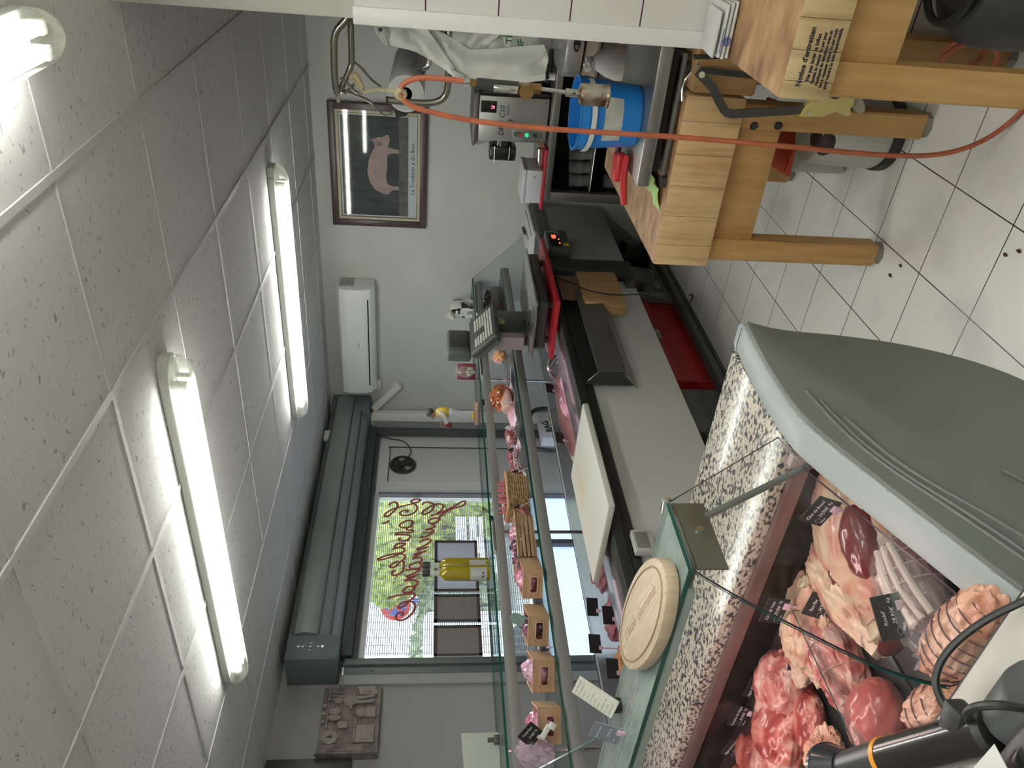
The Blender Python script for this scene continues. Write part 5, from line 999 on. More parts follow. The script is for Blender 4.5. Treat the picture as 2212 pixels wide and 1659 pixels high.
def bevel_block(g, x0, y0, z0, x1, y1, z1, b=.012):
    n0 = len(g.bm.faces); g.box(x0, y0, z0, x1, y1, z1, b, 2); g.bm.faces.ensure_lookup_table(); g.bm.normal_update()
    for f in g.bm.faces[n0:]: f.material_index = 0 if f.normal.z > .75 else 1
    return g
def block(name, label, x0, y0, x1, y1, z0, z1, legs, side, rail=(.16, .0), lw=.078, bolts=None, railx=.05, apron=True):
    t = thing(name, label, 'butcher block', ((x0+x1)/2, (y0+y1)/2, 0), world=True)
    mk('chopping_top', bevel_block(G(), x0, y0, z0, x1, y1, z1), [TOPW, side], t)
    for (lx, ly) in legs:
        lg = mk('leg', G().box(lx, ly, .02, lx+lw, ly+lw, z0, .006, 1), LEGW, t)
        mk('foot_cap', G().cyl((lx+lw/2, ly+lw/2, 0), (lx+lw/2, ly+lw/2, .022), lw*.55, lw*.5, 8), FOOTM, lg)
    if apron:
        mk('apron', G().box(x0+railx, y0+.06, z0-.155, x0+railx+.028, y1-.06, z0, .003), LEGW, t)
        mk('apron', G().box(x0+.08, y1-railx-.028, z0-.155, x1-.08, y1-railx, z0, .003), LEGW, t)
    for (bx, by, bz, ax) in (bolts or ()):
        e = .008; mk('bolt', G().cyl((bx, by, bz), (bx-(e if ax == 'x' else 0), by+(e if ax == 'y' else 0), bz), .014, .009, 14), BOLT, t)
    return t
block('butcher_block', 'far butcher block with cracked pale sides carrying the steel platform and bucket', 2.42, .575, 3.42, 1.155, .652, .85,
      [(2.45, 1.062), (2.45, .60), (3.30, 1.062), (3.30, .60)], SIDE, bolts=[(2.49, 1.141, .60, 'y'), (2.49, 1.141, .535, 'y'), (2.449, .665, .60, 'x'), (2.449, .66, .52, 'x')])
block('butcher_block', 'narrow low butcher block behind the hand saw, between the other two blocks', 2.40, .20, 3.20, .565, .640, .845, [(2.46, .45), (3.05, .45), (2.46, .25), (3.05, .25)], plank('block_side_dark', ((.34, .20, .075), (.30, .175, .065)), .30), apron=False)
nb = block('butcher_block', 'near butcher block at the right with care instructions printed on its side', 1.755, -.45, 2.285, .415, .728, .85,
      [(1.785, .332), (2.19, .332), (1.785, -.40), (2.19, -.40)], SIDE2, railx=.045, bolts=[(1.82, .411, .685, 'y'), (1.82, .411, .60, 'y')])
g = G()
for k, (tx, s, dz) in enumerate((("Notice d'entretien", .0165, 0), ('Ne pas laver le billot', .0118, .0175), ('Raclez le dessus 1x par jour', .0095, .0300), ('Appliquez du Saindoux avec un', .0092, .0408), ('fer a repasser chaud 2x par mois', .0092, .0515), ('pour rendre le bois impermeable.', .0094, .0622))):
    g.text(tx, s, rm((1.7538, .322, .812-dz), PI/2, 0, -PI/2), ext=.0004, bold=.0004)
mk('printed_notice', g, mat('print_black', (.02, .02, .025), .7), nb)
# dirt at the foot of the near leg of the far block, crumbs on the floor
DRT = mat('crumb_dark', (.07, .02, .015), .8)
for k, (x, y, r_, lab) in enumerate(((2.365, 1.13, .010, 'dark red scrap on the tiles beside the far block foot'), (2.33, 1.075, .008, 'small dark scrap on the tiles in front of the far block foot'), (1.90, .83, .009, 'black smudge ring on the tiles near the right picture edge'), (1.86, .80, .009, 'small dark chip on the tiles next to the black smudge'), (2.62, .80, .006, 'tiny brown crumb on the floor between the blocks'))):
    solo('floor_scrap', G().ball((x, y, .003), (r_, r_*.6, .0035), 2, .4, 5, k), DRT, lab, 'scrap', loc=(x, y, 0))
# ---- steel platform with bucket
sp = thing('steel_platform', 'low brushed steel platform scale on a grey frame standing on the far block', 'platform scale', (2.66, .66, .85), world=True)
BS2 = mat('platform_steel', (.36, .355, .33), .30, .85, var=.05, stretch=(20, 1, 1), scale=5)
mk('cover', G().box(2.45, .41, .905, 2.90, .885, .948, .005), BS2, sp)
mk('under_box', G().box(2.50, .46, .872, 2.86, .85, .905), mat('under_dark', (.03, .028, .026), .5), sp)
for y in (.47, .83):
    mk('frame_tube', G().tube([(2.88, y, .880), (2.62, y, .880), (2.52, y, .868), (2.45, y, .868)], .008, 8, smooth=1), mat('frame_tube', (.16, .155, .15), .4, .4), sp)
mk('frame_bar', G().box(2.44, .46, .862, 2.46, .84, .874, .003), MATS['frame_tube'], sp)
for x in (2.46, 2.85):
    for y in (.505, .865): mk('foot', G().cyl((x, y, .851), (x, y, .866), .021, .019, 18), BLK, sp)
BLU = mat('bucket_blue', (.012, .20, .62), .35, var=.04, coat=.2); 
bk = thing('blue_bucket', 'bright blue plastic bucket with white strap handle on the steel platform', 'bucket', (2.61, .70, .948))
mk('shell', G().lathe([(.001, 0), (.094, 0), (.099, .006), (.112, .158), (.1145, .160), (.1145, .175), (.117, .177), (.117, .205), (.121, .206), (.121, .210), (.113, .210), (.110, .160), (.096, .012), (.001, .010)], 48), BLU, bk)
mk('handle', G().sheet([[(.122*math.cos(a)*1.01, .122*math.sin(a)*1.01, z0+.010*(1-((a-PI*1.02)/1.2)**2)*(-1)) for a in [PI*1.02-1.25+k*.1 for k in range(26)]] for z0 in (.166, .182)], .002), mat('strap_white', (.68, .68, .66), .4), bk)
mk('label', G().sheet([[((r_+.0012)*math.cos(a), (r_+.0012)*math.sin(a), z) for a in [PI*.81+k*.085 for k in range(17)]] for z, r_ in ((.068, .1035), (.10, .1065), (.128, .109))], .0006), mat('label_worn', (.50, .50, .46), .7, var=.16, scale=30), bk)
# red tools and green cloth at the left of the platform
rt2 = thing('red_scraper', 'red plastic hand tool with long handle lying at the left end of the platform', 'tool', (2.62, .885, .95), .2)
mk('head', G().box(-.02, -.055, .004, .05, .045, .045, .014, 3), mat('tool_red', (.50, .022, .03), .35), rt2)
mk('handle', G().tube([(-.045, -.05, .012), (-.05, .02, .018), (-.055, .09, .010), (-.06, .115, .006)], lambda t: .009+.004*math.sin(t*3), 10, smooth=2), MATS['tool_red'], rt2)
mk('second_handle', G().box(.055, -.13, .01, .085, -.03, .03, .008), mat('tool_dark', (.09, .02, .025), .4), rt2)
solo('wire_whisk', G().tube([(2.80, .74, .985), (2.90, .87, .975), (2.92, .89, .97), (2.93, .87, .975), (2.84, .74, .985)], .0035, 8), CHROME, 'loop of bright steel wire sticking out beside the blue bucket', 'wire tool', loc=(2.86, .8, .955))
solo('green_cloth', G().sheet([[(2.46+.30*i/8, .893+.085*j/4-.03*i/8, .852+.006*math.sin(i*2.0+j)+.02*(4-j)/4) for j in range(5)] for i in range(9)], .004), ramp2('cloth_green', [(.4, (.36, .58, .18)), (.6, (.50, .70, .30))], scale=14, rough=.8), 'light green dishcloth with white edge beside the steel platform', 'cloth', loc=(2.6, .92, .852))
solo('wood_plank', G().box(3.02, .44, .851, 3.38, 1.02, .875, .004), ramp2('plank_wood', [(.3, (.34, .20, .09)), (.7, (.48, .31, .16))], scale=5, stretch=(20, 1, 6), rough=.5), 'thin brown wooden board at the back of the far block behind the platform', 'board', loc=(3.2, .7, .851))
pbg = thing('white_paper_bag', 'white paper bag with a crumpled twisted top behind the blue bucket', 'bag', (3.22, .66, .876))
WPB = mat('paper_white', (.60, .60, .59), .75, var=.06, scale=12, bump=.2, bscale=25)
mk('bag', G().lathe([(.001, 0), (.060, .0), (.062, .03), (.052, .07), (.032, .11), (.018, .125), (.001, .127)], 14, sx=1, sy=1.1), WPB, pbg)
mk('twisted_top', G().ball((0, .015, .138), (.024, .03, .022), 3, .5, 7, 3), WPB, pbg)
# folded bags on the near block
tw = thing('folded_paper_bags', 'folded white paper bags with blue print on the near block against the tiled wall', 'paper bags', (2.20, .345, .851), 0)
for k in range(3):
    z = .002+.011*k; mk('folded_sheet', G().prism([(-.075, z), (.078, z), (.080, z+.004), (.076, z+.0085), (-.072, z+.0085), (-.078, z+.004)], -.075+.004*k, .062+.003*(k % 2), 'y', bev=.0015), WPB, tw)
mk('folded_flap', G().box(-.078, -.05, .033, .06, .065, .042, .005, mtx=Matrix.Rotation(.08, 4, 'Y')), WPB, tw)
mk('blue_print', G().tube([(-.0795, .02+.010*math.cos(a), .017+.010*math.sin(a)) for a in [k*PI/8 for k in range(16)]], .0014, 5, closed=True).tube([(-.0795, .02+.004*math.cos(a), .018+.005*math.sin(a)) for a in [k*PI/5 for k in range(10)]], .001, 5, closed=True).box(-.0798, -.01, .030, -.0785, .05, .0312), mat('blue_ink', (.06, .11, .42), .6), tw)
# ---- hand saw
sw = thing('hand_saw', 'butcher saw with dark steel frame and pale yellow handle hung between the blocks', 'saw', (2.36, .55, .3), world=True)
def flatbar(P, w, th, m_, par, nm):
    g = G(); P = [Vector(p) for p in P]; rows = []
    for i, p in enumerate(P):
        t = (P[min(i+1, len(P)-1)]-P[max(i-1, 0)]).normalized(); s_ = Vector((0, t.z, -t.y))*w/2
        rows.append([p-s_, p+s_])
    g.sheet(rows, th); return mk(nm, g, m_, par)
SFR = mat('saw_steel', (.085, .08, .075), .42, .5, var=.05)
pts = [(2.36, .492, .852), (2.36, .535, .795)]+[(2.36, .535+.05*t+.012*math.sin(t*1.57), .795-.05*t) for t in (.3, .6, 1)]+[(2.36, .605, .735), (2.36, .608, .715), (2.36, .604, .68), (2.36, .592, .58), (2.36, .580, .485)]
flatbar(pts, .026, .006, SFR, sw, 'frame')
flatbar([(2.356, .487, .845), (2.356, .495, .65), (2.356, .510, .48)], .018, .0015, CBLK, sw, 'blade')
mk('blade_pin', G().cyl((2.350, .500, .838), (2.362, .500, .838), .009, seg=18), mat('pin_cream', (.62, .60, .42), .4), sw)
YH = mat('handle_yellow', (.62, .53, .20), .4, var=.04)
HO = [(.600, .505), (.603, .50), (.600, .46), (.598, .43), (.585, .405), (.582, .39), (.588, .375), (.592, .355), (.588, .343), (.578, .345), (.568, .352), (.558, .345), (.540, .347), (.532, .36), (.530, .42), (.535, .455), (.545, .475), (.565, .495)]
hn = mk('handle', G().prism([(y, z) for y, z in HO], 2.348, 2.372, 'x', bev=.004), YH, sw)
mk('screw', G().cyl((2.349, .590, .478), (2.344, .590, .478), .006, seg=14), CHROME, hn)
mk('handle_horn', G().prism([(.540, .347), (.560, .350), (.572, .335), (.582, .318), (.586, .300), (.578, .292), (.562, .296), (.545, .31), (.536, .33)], 2.366, 2.382, 'x', bev=.004), mat('horn_grey', (.40, .38, .30), .4), sw)
solo('wire_hook', G().tube([(2.385, .585, .872), (2.375, .535, .885), (2.37, .500, .868), (2.375, .480, .842), (2.39, .478, .846)], .0028, 6, smooth=2), CHROME, 'thin bent steel wire hook holding the hand saw', 'hook', loc=(2.38, .53, .845))
solo('saw_blade', G().prism([(.435, .66), (.450, .66), (.465, .86), (.452, .865)], 2.385, 2.388, 'x'), CBLK, 'dark saw blade hanging against the narrow block, right of the hand saw', 'blade', loc=(2.386, .45, .66))
# ---- gas torch and hose
tc_ = thing('gas_torch', 'gas blow torch with black grip and scorched steel burner hanging head down', 'torch', (2.10, .508, 1.5), world=True)
BRS = mat('brass', (.30, .18, .07), .32, .85, var=.15)
TX, TY = 2.10, .506
mk('ferrule', G().cyl((TX, .502, 1.548), (TX, .503, 1.532), .0085), CHROME, tc_)
mk('brass_nut', G().cyl((TX, .503, 1.532), (TX, .504, 1.515), .0095, seg=6), BRS, tc_)
mk('grip', G().cyl((TX, .504, 1.515), (TX, .510, 1.405), .0135, .0165), BLK, tc_)
mk('lever', G().box(TX-.024, .500, 1.405, TX-.015, .520, 1.472, .005), CHROME, tc_)
mk('valve_body', G().cyl((TX, .508, 1.41), (TX, .508, 1.345), .013), BRS, tc_)
mk('valve_knob', G().cyl((TX-.012, .510, 1.386), (TX-.034, .512, 1.386), .0185, seg=24), BRS, tc_)
mk('rod', G().cyl((TX, .508, 1.35), (TX, .513, 1.275), .0055), CHROME, tc_)
mk('air_collar', G().cyl((TX, .513, 1.278), (TX, .514, 1.246), .0105), mat('nickel', (.55, .53, .45), .25, .9), tc_)
mk('collar_hole', G().cyl((TX-.0112, .512, 1.257), (TX-.0095, .512, 1.257), .0035), BLK, tc_)
mk('burner', G().lathe([(.010, .246), (.026, .240), (.028, .234), (.028, .172), (.032, .168), (.032, .164), (.028, .163), (.025, .17), (.024, .23), (.008, .236)], 30, (TX, .515, 1.0)), ramp2('burner_steel', [(.35, (.10, .05, .035)), (.5, (.30, .22, .14)), (.65, (.50, .46, .40))], scale=28, rough=.3, metal=.85), tc_)
HOSE = mat('hose_orange', (.42, .115, .055), .5, var=.15, scale=20)
HP = [(2.10, .502, 1.545), (2.10, .498, 1.60), (2.10, .498, 1.66), (2.10, .515, 1.705), (2.10, .545, 1.715), (2.10, .57, 1.69), (2.10, .582, 1.65), (2.10, .600, 1.54), (2.10, .610, 1.38), (2.10, .612, 1.15), (2.10, .612, .95), (2.10, .618, .70), (2.10, .628, .45), (2.10, .63, .32), (2.10, .624, .20), (2.10, .60, .11), (2.10, .56, .045), (2.09, .51, .012), (2.06, .46, .010), (2.02, .41, .012), (1.98, .37, .03)]
g = G().tube(HP, .0072, 10, smooth=2); solo('gas_hose', g, HOSE, 'long orange rubber gas hose hanging from the torch down to the floor', 'hose', loc=(2.1, .62, .01))
g = G().tube([(2.04+.02*math.cos(a), .36+.055*math.cos(a)*1.0, .24+.075*math.sin(a)) for a in [k*PI/12 for k in range(24)]], .0075, 8, closed=True); solo('hose_coil', g, HOSE, 'outer coil of orange hose behind the near block leg', 'hose', group=None, loc=(2.04, .36, .165))
g = G().tube([(2.06+.02*math.cos(a), .345+.045*math.cos(a), .25+.055*math.sin(a)) for a in [k*PI/12 for k in range(24)]], .0075, 8, closed=True); solo('hose_coil', g, HOSE, 'inner smaller coil of orange hose behind the near block leg', 'hose', loc=(2.06, .345, .195))
gb = thing('gas_bottle', 'dark grey gas bottle on the floor under the near butcher block', 'gas bottle', (2.02, .17, 0))
mk('bottle', G().lathe([(.001, .012), (.13, .012), (.145, .03), (.15, .06), (.15, .26), (.14, .31), (.11, .345), (.05, .36), (.001, .362)], 40), mat('bottle_grey', (.05, .052, .052), .5, .3, var=.1), gb)
mk('collar', G().tube([(.10*math.cos(a), .10*math.sin(a), .375) for a in [k*PI/16 for k in range(32)]], .010, 8, closed=True), CBLK, gb)
mk('base_ring', G().lathe([(.125, 0), (.135, 0), (.137, .03), (.125, .03)], 32), CBLK, gb)
mk('valve', G().cyl((0, 0, .36), (0, 0, .41), .015), BRS, gb)
# ---- steel tube bracket on the wall end, with hooks, string, roll and bags
hb = thing('hook_bracket', 'bent steel tube bracket with hooks fixed behind the tiled wall end', 'bracket', (2.50, .50, 1.87), world=True)
TUB = mat('tube_steel', (.24, .23, .19), .28, .9, var=.05)
mk('tube', G().tube([(2.48, .41, 1.865), (2.48, .445, 1.885), (2.48, .47, 1.912), (2.48, .50, 1.922), (2.48, .58, 1.924), (2.48, .625, 1.924), (2.48, .652, 1.918)], .0105, 12, smooth=2), TUB, hb)
mk('tube', G().tube([(2.50, .652, 1.914), (2.52, .615, 1.895), (2.53, .585, 1.880), (2.53, .56, 1.876), (2.53, .47, 1.876), (2.53, .42, 1.876)], .0095, 12, smooth=2), TUB, hb)
mk('bolt', G().cyl((2.47, .655, 1.917), (2.47, .675, 1.915), .006), CHROME, hb)
for P in ([(2.53, .565, 1.875), (2.54, .585, 1.85), (2.54, .62, 1.82), (2.54, .64, 1.79)], [(2.50, .645, 1.905), (2.52, .66, 1.87), (2.55, .69, 1.82), (2.56, .72, 1.80), (2.56, .735, 1.775), (2.56, .71, 1.745), (2.56, .70, 1.742)]): mk('hook', G().tube(P, .0038, 8, smooth=2), TUB, hb)
mk('hook', G().tube([(2.46, .60, 1.905), (2.46, .62, 1.88), (2.46, .645, 1.855), (2.46, .635, 1.83)], .0045, 8, smooth=2), TUB, hb)
mk('hook', G().tube([(2.50, .655, 1.90), (2.50, .63, 1.87), (2.50, .605, 1.862)], .0045, 8, smooth=1), TUB, hb)
mk('knife_tip', G().prism([(.705, 1.752), (.735, 1.745), (.73, 1.715), (.715, 1.70)], 2.555, 2.56, 'x'), CBLK, hb)
sg_ = solo('string', G().tube([(2.46, .600, 1.872), (2.44, .622, 1.842), (2.42, .630, 1.835), (2.30, .588, 1.80), (2.20, .560, 1.760), (2.11, .540, 1.718)], .0045, 7, smooth=2).tube([(2.46, .600, 1.872), (2.45, .585, 1.862), (2.44, .595, 1.85), (2.43, .625, 1.836), (2.44, .61, 1.85)], .009, 7, smooth=2).tube([(2.10, .530+.0, 1.712), (2.095, .548, 1.722), (2.10, .556, 1.705), (2.105, .54, 1.698), (2.095, .532, 1.712)], .0075, 7, smooth=1), mat('twine', (.42, .36, .22), .85, var=.2, scale=40), 'pale knotted string tying the orange hose up to the hooks', 'string', loc=(2.28, .58, 1.72))
rh_ = thing('roll_holder', 'curved steel tube holder in front of the big white paper roll', 'holder', (2.55, .66, 1.65), world=True)
mk('tube', G().tube([(2.49, .665, 1.765), (2.49, .668, 1.70), (2.49, .668, 1.645), (2.49, .66, 1.608), (2.49, .64, 1.588), (2.49, .61, 1.582), (2.49, .57, 1.583), (2.50, .45, 1.585), (2.50, .41, 1.585)], .0105, 12, smooth=2), TUB, rh_)
mk('tube', G().tube([(2.62, .60, 1.70), (2.62, .595, 1.655), (2.62, .575, 1.64), (2.62, .45, 1.64), (2.62, .42, 1.64)], .009, 10, smooth=1), CHROME, rh_)
mk('end_plug', G().cyl((2.49, .665, 1.764), (2.49, .665, 1.772), .0115), BLK, rh_)
pr = thing('paper_roll', 'big white paper roll hanging beside the pig poster', 'paper roll', (2.52, .648, 1.712), world=True)
PRM = mat('roll_white', (.60, .60, .60), .7, var=.03)
g = G(); 
x0, x1, yc, zc = 2.51, 2.96, .648, 1.712
mk('roll', G().lathe([(.020, 0), (.056, 0), (.0575, .004), (.0575, .446), (.056, .45), (.020, .45)], 44, mtx=rm((x0, yc, zc), 0, PI/2, 0)), PRM, pr)
mk('core', G().lathe([(.013, .001), (.020, .001), (.020, .449), (.013, .449)], 24, mtx=rm((x0-.001, yc, zc), 0, PI/2, 0)), mat('core_brown', (.12, .09, .07), .8), pr)
for r_ in (.03, .040, .048): mk('paper_layer', G().tube([(x0-.0004, yc+r_*math.cos(a), zc+r_*math.sin(a)) for a in [k*PI/18 for k in range(36)]], .0007, 4, closed=True), mat('layer_grey', (.45, .45, .45), .7), pr)
mk('blue_mark', G().prism([(2.58, 1.662), (2.70, 1.667), (2.75, 1.6585), (2.68, 1.657)], .612, .613, 'y'), mat('blue_mark', (.03, .03, .10), .6), pr)
BAGM = mat('bag_film', (.66, .67, .63), .42, var=.05, scale=10, bump=.5, bscale=9)
bgs = thing('plastic_bags', 'bundle of white plastic bags hanging from the bracket beside the tiled wall', 'plastic bags', (2.50, .50, 1.80), world=True)
def hang(P, x, th=.0015, amp=.008, fr=9, nm='bag'):
    """crumpled sheet between two polylines (upper edge, lower edge), each a list of (y, z)"""
    A, B = P; rows = []
    def samp(Q, t):
        k = t*(len(Q)-1); i = min(int(k), len(Q)-2); f = k-i; return (Q[i][0]*(1-f)+Q[i+1][0]*f, Q[i][1]*(1-f)+Q[i+1][1]*f)
    for i in range(25):
        t = i/24; a = samp(A, t); b = samp(B, t)
        rows.append([(x+amp*noise.noise(Vector((t*fr, s*3, x*7)))*2+.01*math.sin(s*5+t*4), a[0]*(1-s)+b[0]*s, a[1]*(1-s)+b[1]*s) for s in [j/10 for j in range(11)]])
    return mk(nm, G().sheet(rows, th), BAGM, bgs)
hang(([(.42, 1.81), (.425, 1.79), (.43, 1.775)], [(.47, 1.80), (.515, 1.765), (.505, 1.75)]), 2.49, nm='punched_header')
hang(([(.42, 1.775), (.42, 1.66), (.42, 1.5), (.42, 1.40)], [(.505, 1.76), (.52, 1.68), (.56, 1.60), (.555, 1.53)]), 2.50, amp=.014)
hang(([(.42, 1.72), (.46, 1.60), (.50, 1.52), (.47, 1.30), (.50, 1.285)], [(.50, 1.69), (.555, 1.60), (.60, 1.53), (.605, 1.45), (.572, 1.285)]), 2.47, amp=.010)
hang(([(.53, 1.58), (.56, 1.56)], [(.605, 1.53), (.585, 1.50)]), 2.46, amp=.004)
hang(([(.42, 1.55), (.42, 1.32)], [(.56, 1.50), (.50, 1.31)]), 2.52)
mk('hole', G().cyl((2.478, .462, 1.785), (2.484, .462, 1.785), .006), CBLK, bgs)
mk('green_print', G().text('TR', .026, rm((2.470, .458, 1.405), PI/2, 0, -PI/2), ext=.0006, bold=.0006).text('IF !', .026, rm((2.470, .462, 1.370), PI/2, 0, -PI/2), ext=.0006, bold=.0006), mat('green_ink', (.01, .11, .05), .6), bgs)
# ---- back counter with mincer
bc = thing('back_counter', 'low steel frame cabinet against the far wall with open shelves', 'cabinet', (5.17, 1.1, 0), world=True)
mk('top', G().box(4.80, .20, .862, 5.545, 1.86, .905, .004), mat('counter_steel', (.27, .265, .25), .35, .8, var=.06), bc)
mk('corner_post', G().box(4.80, 1.80, 0, 4.86, 1.86, .862, .003), mat('post_steel', (.17, .165, .15), .4, .7), bc)
mk('corner_post', G().box(4.80, .20, 0, 4.85, .25, .862, .003), MATS['post_steel'], bc)
mk('back_board', G().box(5.52, .20, .04, 5.54, 1.86, .862), mat('cab_inner', (.07, .07, .068), .5), bc)
mk('side_board', G().box(4.86, 1.835, .04, 5.52, 1.85, .862), MATS['cab_inner'], bc)
mk('shelf', G().box(4.83, .22, .60, 5.52, 1.835, .606), MATS['cab_inner'], bc)
mk('shelf_wire', G().cyl((4.828, .25, .603), (4.828, 1.80, .603), .004), CHROME, bc)
mk('shelf', G().box(4.83, .22, .365, 5.52, 1.835, .373), MATS['cab_inner'], bc)
mk('lower_board', G().box(4.84, .22, .03, 5.52, 1.85, .36, .004), DARKIN, bc)
LIDW = mat('lid_white', (.38, .39, .40), .45, var=.03); TUBC = clear('tub_clear', (.80, .80, .80), rough=.15, haze=.30, hazecol=(.5, .5, .5))
for k, (y, lab) in enumerate(((1.22, 'white lidded food box on the upper shelf of the far cabinet, right one'), (1.42, 'white lidded food box on the upper shelf of the far cabinet, left one'))):
    t = thing('food_box', lab, 'box', (4.95, y, .607)); mk('box', G().box(-.08, -.08, 0, .10, .08, .14, .008), LIDW, t); mk('lid', G().box(-.085, -.085, .14, .105, .085, .158, .006), LIDW, t); mk('latch', G().box(-.09, -.03, .13, -.084, .03, .156, .002), PVC, t)
tb0 = None
for k, (y, z, n_, lab) in enumerate(((1.575, .607, 8, 'stack of clear plastic tubs on the upper shelf, the rightmost stack'), (1.665, .607, 7, 'stack of clear plastic tubs on the upper shelf, second from the cabinet post'), (1.755, .607, 6, 'stack of clear ribbed tubs on the upper shelf next to the cabinet post'), (1.75, .374, 6, 'stack of clear tubs on the lower shelf next to the cabinet post'), (1.62, .374, 6, 'stack of clear tubs on the lower shelf half hidden by the green cloth'))):
    t = thing('tub_stack', lab, 'plastic tubs', (4.92, y, z), group='stacks of clear plastic tubs in the far cabinet')
    mk('outer_tub', G().lathe([(.001, 0), (.034, 0), (.040, .05), (.042, .055), (.042, .065), (.001, .065)], 20, sx=1.1), TUBC, t)
    for j in range(n_): mk('nested_tub', G().lathe([(.038, .062+.010*j), (.043, .065+.010*j), (.043, .069+.010*j), (.038, .071+.010*j)], 20, sx=1.1), TUBC, t)
mn = thing('mincer', 'steel meat mincer with black display and knob on the far cabinet', 'mincer', (5.1, 1.38, .905), world=True)
MST = mat('mincer_steel', (.44, .44, .42), .34, .75, var=.03)
mk('housing', G().box(4.90, 1.245, .915, 5.35, 1.52, 1.35, .006), MST, mn)
mk('side_vent', G().box(4.93, 1.225, .91, 5.33, 1.246, 1.34, .004), mat('vent_dark', (.05, .048, .045), .5, var=.3, scale=60, stretch=(1, 1, 6)), mn)
mk('lid', G().prism([(1.22, 1.352), (1.53, 1.352), (1.56, 1.375), (1.55, 1.385), (1.24, 1.385)], 4.895, 5.36, 'x', bev=.003), mat('lid_dark', (.13, .12, .11), .4, .5), mn)
mk('spout', G().prism([(1.52, 1.35), (1.52, 1.26), (1.56, 1.35)], 4.91, 5.30, 'x'), MST, mn)
dp = mk('display', G().box(4.895, 1.275, 1.262, 4.901, 1.345, 1.342, .002).box(4.893, 1.275, 1.242, 4.899, 1.345, 1.285, .002), mat('screen_black', (.01, .01, .01), .15), mn)
mk('led_digits', G().text('U', .026, rm((4.891, 1.31, 1.264), PI/2, 0, -PI/2), ext=.0008, bold=.001), mat('led_bright', (.6, .02, .06), .4, emis=(1, .08, .16), es=6), dp)
mk('model_lettering', G().text('DRC C10', .046, rm((4.898, 1.392, 1.203), PI/2, 0, -PI/2), ext=.0008, shear=.15), mat('ink', (.02, .02, .02), .6), mn)
mk('name_strip', G().box(4.897, 1.295, 1.162, 4.900, 1.355, 1.180), mat('strip_blue', (.22, .24, .27), .5), mn)
mk('knob', G().cyl((4.90, 1.405, 1.158), (4.868, 1.405, 1.158), .024, .020, 28), CHROME, mn)
pn_ = mk('button_plate', G().box(4.896, 1.42, .955, 4.900, 1.508, 1.135, .002), mat('plate_alu', (.26, .26, .25), .4, .5), mn)
mk('green_button', G().cyl((4.896, 1.47, 1.110), (4.888, 1.47, 1.110), .014), mat('btn_green', (.03, .16, .07), .4), pn_); mk('red_button', G().cyl((4.896, 1.47, 1.085), (4.888, 1.47, 1.085), .014), mat('btn_red', (.42, .05, .04), .4), pn_)
mk('green_lamp', G().cyl((4.896, 1.47, 1.04), (4.886, 1.47, 1.04), .012), mat('lamp_green', (.02, .3, .1), .4, emis=(.05, .9, .3), es=.7), pn_); mk('black_knob', G().cyl((4.896, 1.47, .99), (4.884, 1.47, .99), .012), BLK, pn_)
fh = mk('filling_head', G().cyl((5.0, 1.52, 1.185), (5.0, 1.575, 1.185), .062, .066, 28).box(4.925, 1.565, 1.095, 5.08, 1.655, 1.268, .012), mat('head_black', (.014, .014, .014), .22, coat=.4), mn)
mk('hinge_pin', G().cyl((4.922, 1.56, 1.235), (4.915, 1.66, 1.235), .004).cyl((4.92, 1.56, 1.14), (4.92, 1.64, 1.14), .003), CHROME, mn)
for y, z in ((1.265, .94), (1.50, .94)): mk('screw', G().cyl((4.90, y, z), (4.894, y, z), .005), CHROME, mn)
solo('red_board', G().box(4.80, 1.53, .906, 5.16, 1.925, .922, .003), RB, 'red plastic board on the far cabinet under the white box', 'cutting board', loc=(4.98, 1.7, .906))
wx = thing('white_box', 'small white lidded plastic box standing on the red board by the far wall', 'box', (4.95, 1.79, .922))
mk('box', G().box(-.13, -.12, 0, .12, .10, .105, .006), mat('box_white', (.60, .62, .66), .45), wx); mk('lid', G().box(-.134, -.124, .105, .124, .104, .128, .006), mat('box_lid', (.62, .64, .68), .4), wx); mk('mark', G().box(-.1335, -.08, .05, -.130, -.074, .058), BLK, wx)
solo('carving_steel', G().cyl((4.88, 1.545, .947), (4.88, 1.70, .940), .024, .016, 20).box(4.86, 1.69, .925, 4.90, 1.84, .94, .006), CHROME, 'bright steel handle lying across the red board beside the mincer', 'utensil', loc=(4.88, 1.65, .923))
# slicer and side table in front of the right part of the cabinet
tb = thing('side_table', 'dark side table with a rounded front corner behind the blue bucket', 'table', (4.05, .55, 0), world=True)
mk('tabletop', G().box(3.75, .10, .868, 4.55, .905, .895, .010, 3), mat('table_edge', (.33, .26, .19), .4), tb)
mk('drawer_box', G().box(3.77, .12, .62, 4.5, .89, .868, .012, 3), mat('drawer_grey', (.12, .12, .115), .4), tb)
for x in (3.82, 4.45):
    for y in (.18, .80): mk('leg', G().box(x, y, 0, x+.04, y+.04, .62), STD, tb)
sl = thing('slicer', 'brushed steel slicer with a black oval switch plate on the side table', 'slicer', (4.15, .75, .895), world=True)
SLS = mat('slicer_steel', (.52, .52, .53), .32, .7, var=.04)
mk('base', G().prism(smooth_poly([(3.98, .50), (4.45, .50), (4.45, .90), (4.2, .93), (3.98, .91)], 2), .905, .995, 'z', bev=.012), SLS, sl)
mk('body', G().prism(smooth_poly([(4.05, .52), (4.40, .52), (4.40, .80), (4.05, .82)], 2), .99, 1.06, 'z', bev=.008), SLS, sl)
mk('motor', G().prism(smooth_poly([(4.03, .52), (4.42, .52), (4.42, .86), (4.03, .84)], 2), 1.06, 1.185, 'z', bev=.010), SLS, sl)
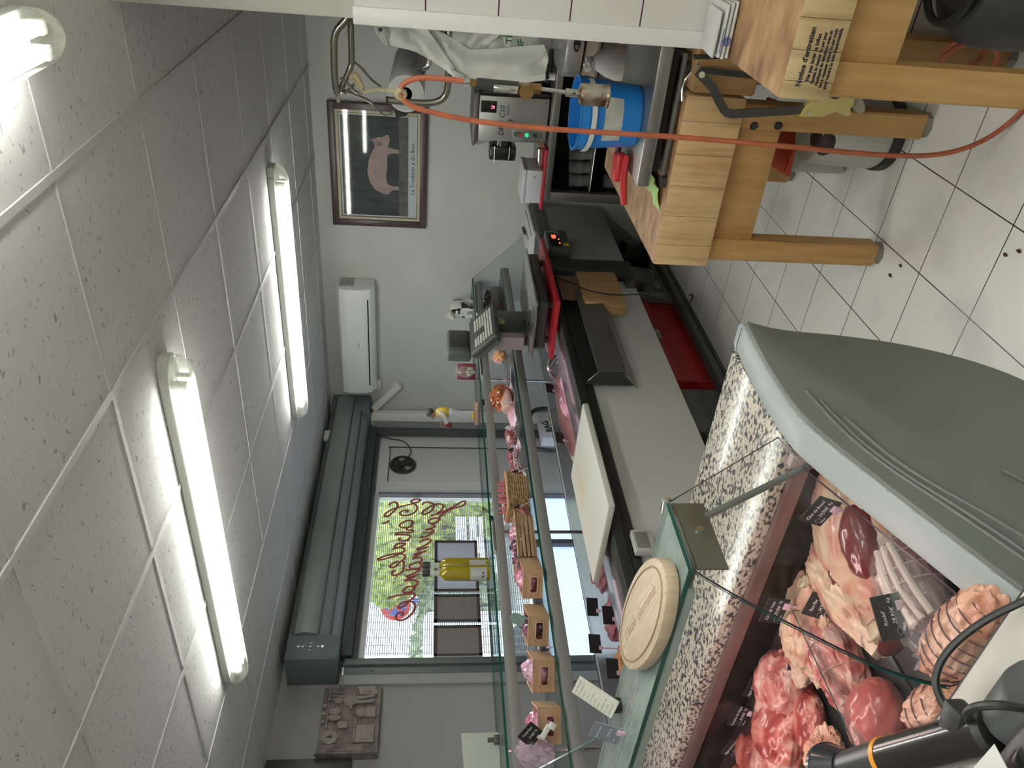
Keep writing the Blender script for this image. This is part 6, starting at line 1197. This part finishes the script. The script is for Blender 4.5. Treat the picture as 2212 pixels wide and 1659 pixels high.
mk('switch_plate', G().prism([(.745+.035*math.cos(a), .945+.017*math.sin(a)) for a in [k*PI/12 for k in range(24)]], 3.972, 3.984, 'x'), BLK, sl)
mk('switch', G().cyl((3.974, .755, .945), (3.966, .755, .945), .010), CHROME, sl)
for x, y in ((4.05, .60), (4.38, .60), (4.05, .86), (4.38, .86)): mk('foot', G().cyl((x, y, .895), (x, y, .907), .018), BLK, sl)
mk('clamp_knob', G().cyl((4.05, .90, 1.075), (4.05, .93, 1.070), .018), BLK, sl)
solo('pusher', G().cyl((4.86, 1.10, .906), (4.86, 1.10, 1.03), .022).cyl((4.86, 1.10, 1.03), (4.86, 1.10, 1.045), .034), PVC, 'white plastic pusher standing on the far cabinet right of the mincer', 'pusher', loc=(4.86, 1.1, .906))
solo('dark_machine', G().box(5.0, .55, .906, 5.50, 1.18, 1.38, .02), mat('machine_dark', (.045, .045, .042), .5), 'dark grey machine standing on the far cabinet behind the plastic bags', 'machine', loc=(5.2, .9, .906))
# ---- floor things under the far block
ot = thing('storage_box', 'white plastic storage box with a bright orange lid on the floor under the far block', 'box', (3.05, .86, 0), .12)
mk('box', G().prism([(-.16, -.11), (.16, -.11), (.16, .11), (-.16, .11)], .004, .232, bev=.015), mat('box_pale', (.52, .52, .49), .4), ot)
mk('lid', G().box(-.18, -.125, .232, .18, .125, .252, .010).box(-.165, -.11, .25, .165, .11, .258, .006), mat('lid_orange', (.60, .055, .012), .38, var=.05), ot)
bn = thing('white_bin', 'white rounded bin with dark opening and black base ring under the far block', 'bin', (2.70, .73, 0), .3)
BW = mat('bin_white', (.56, .55, .51), .35, var=.02)
mk('shell', G().lathe([(.12, .035), (.126, .05), (.120, .26), (.110, .29), (.07, .30), (.001, .30)], 40), BW, bn)
mk('base_ring', G().lathe([(.10, 0), (.130, 0), (.133, .012), (.131, .036), (.10, .036)], 40), BLK, bn)
mk('opening', G().ball((-.065, .03, .262), (.055, .062, .045), 3), mat('opening_dark', (.035, .022, .016), .5), bn)
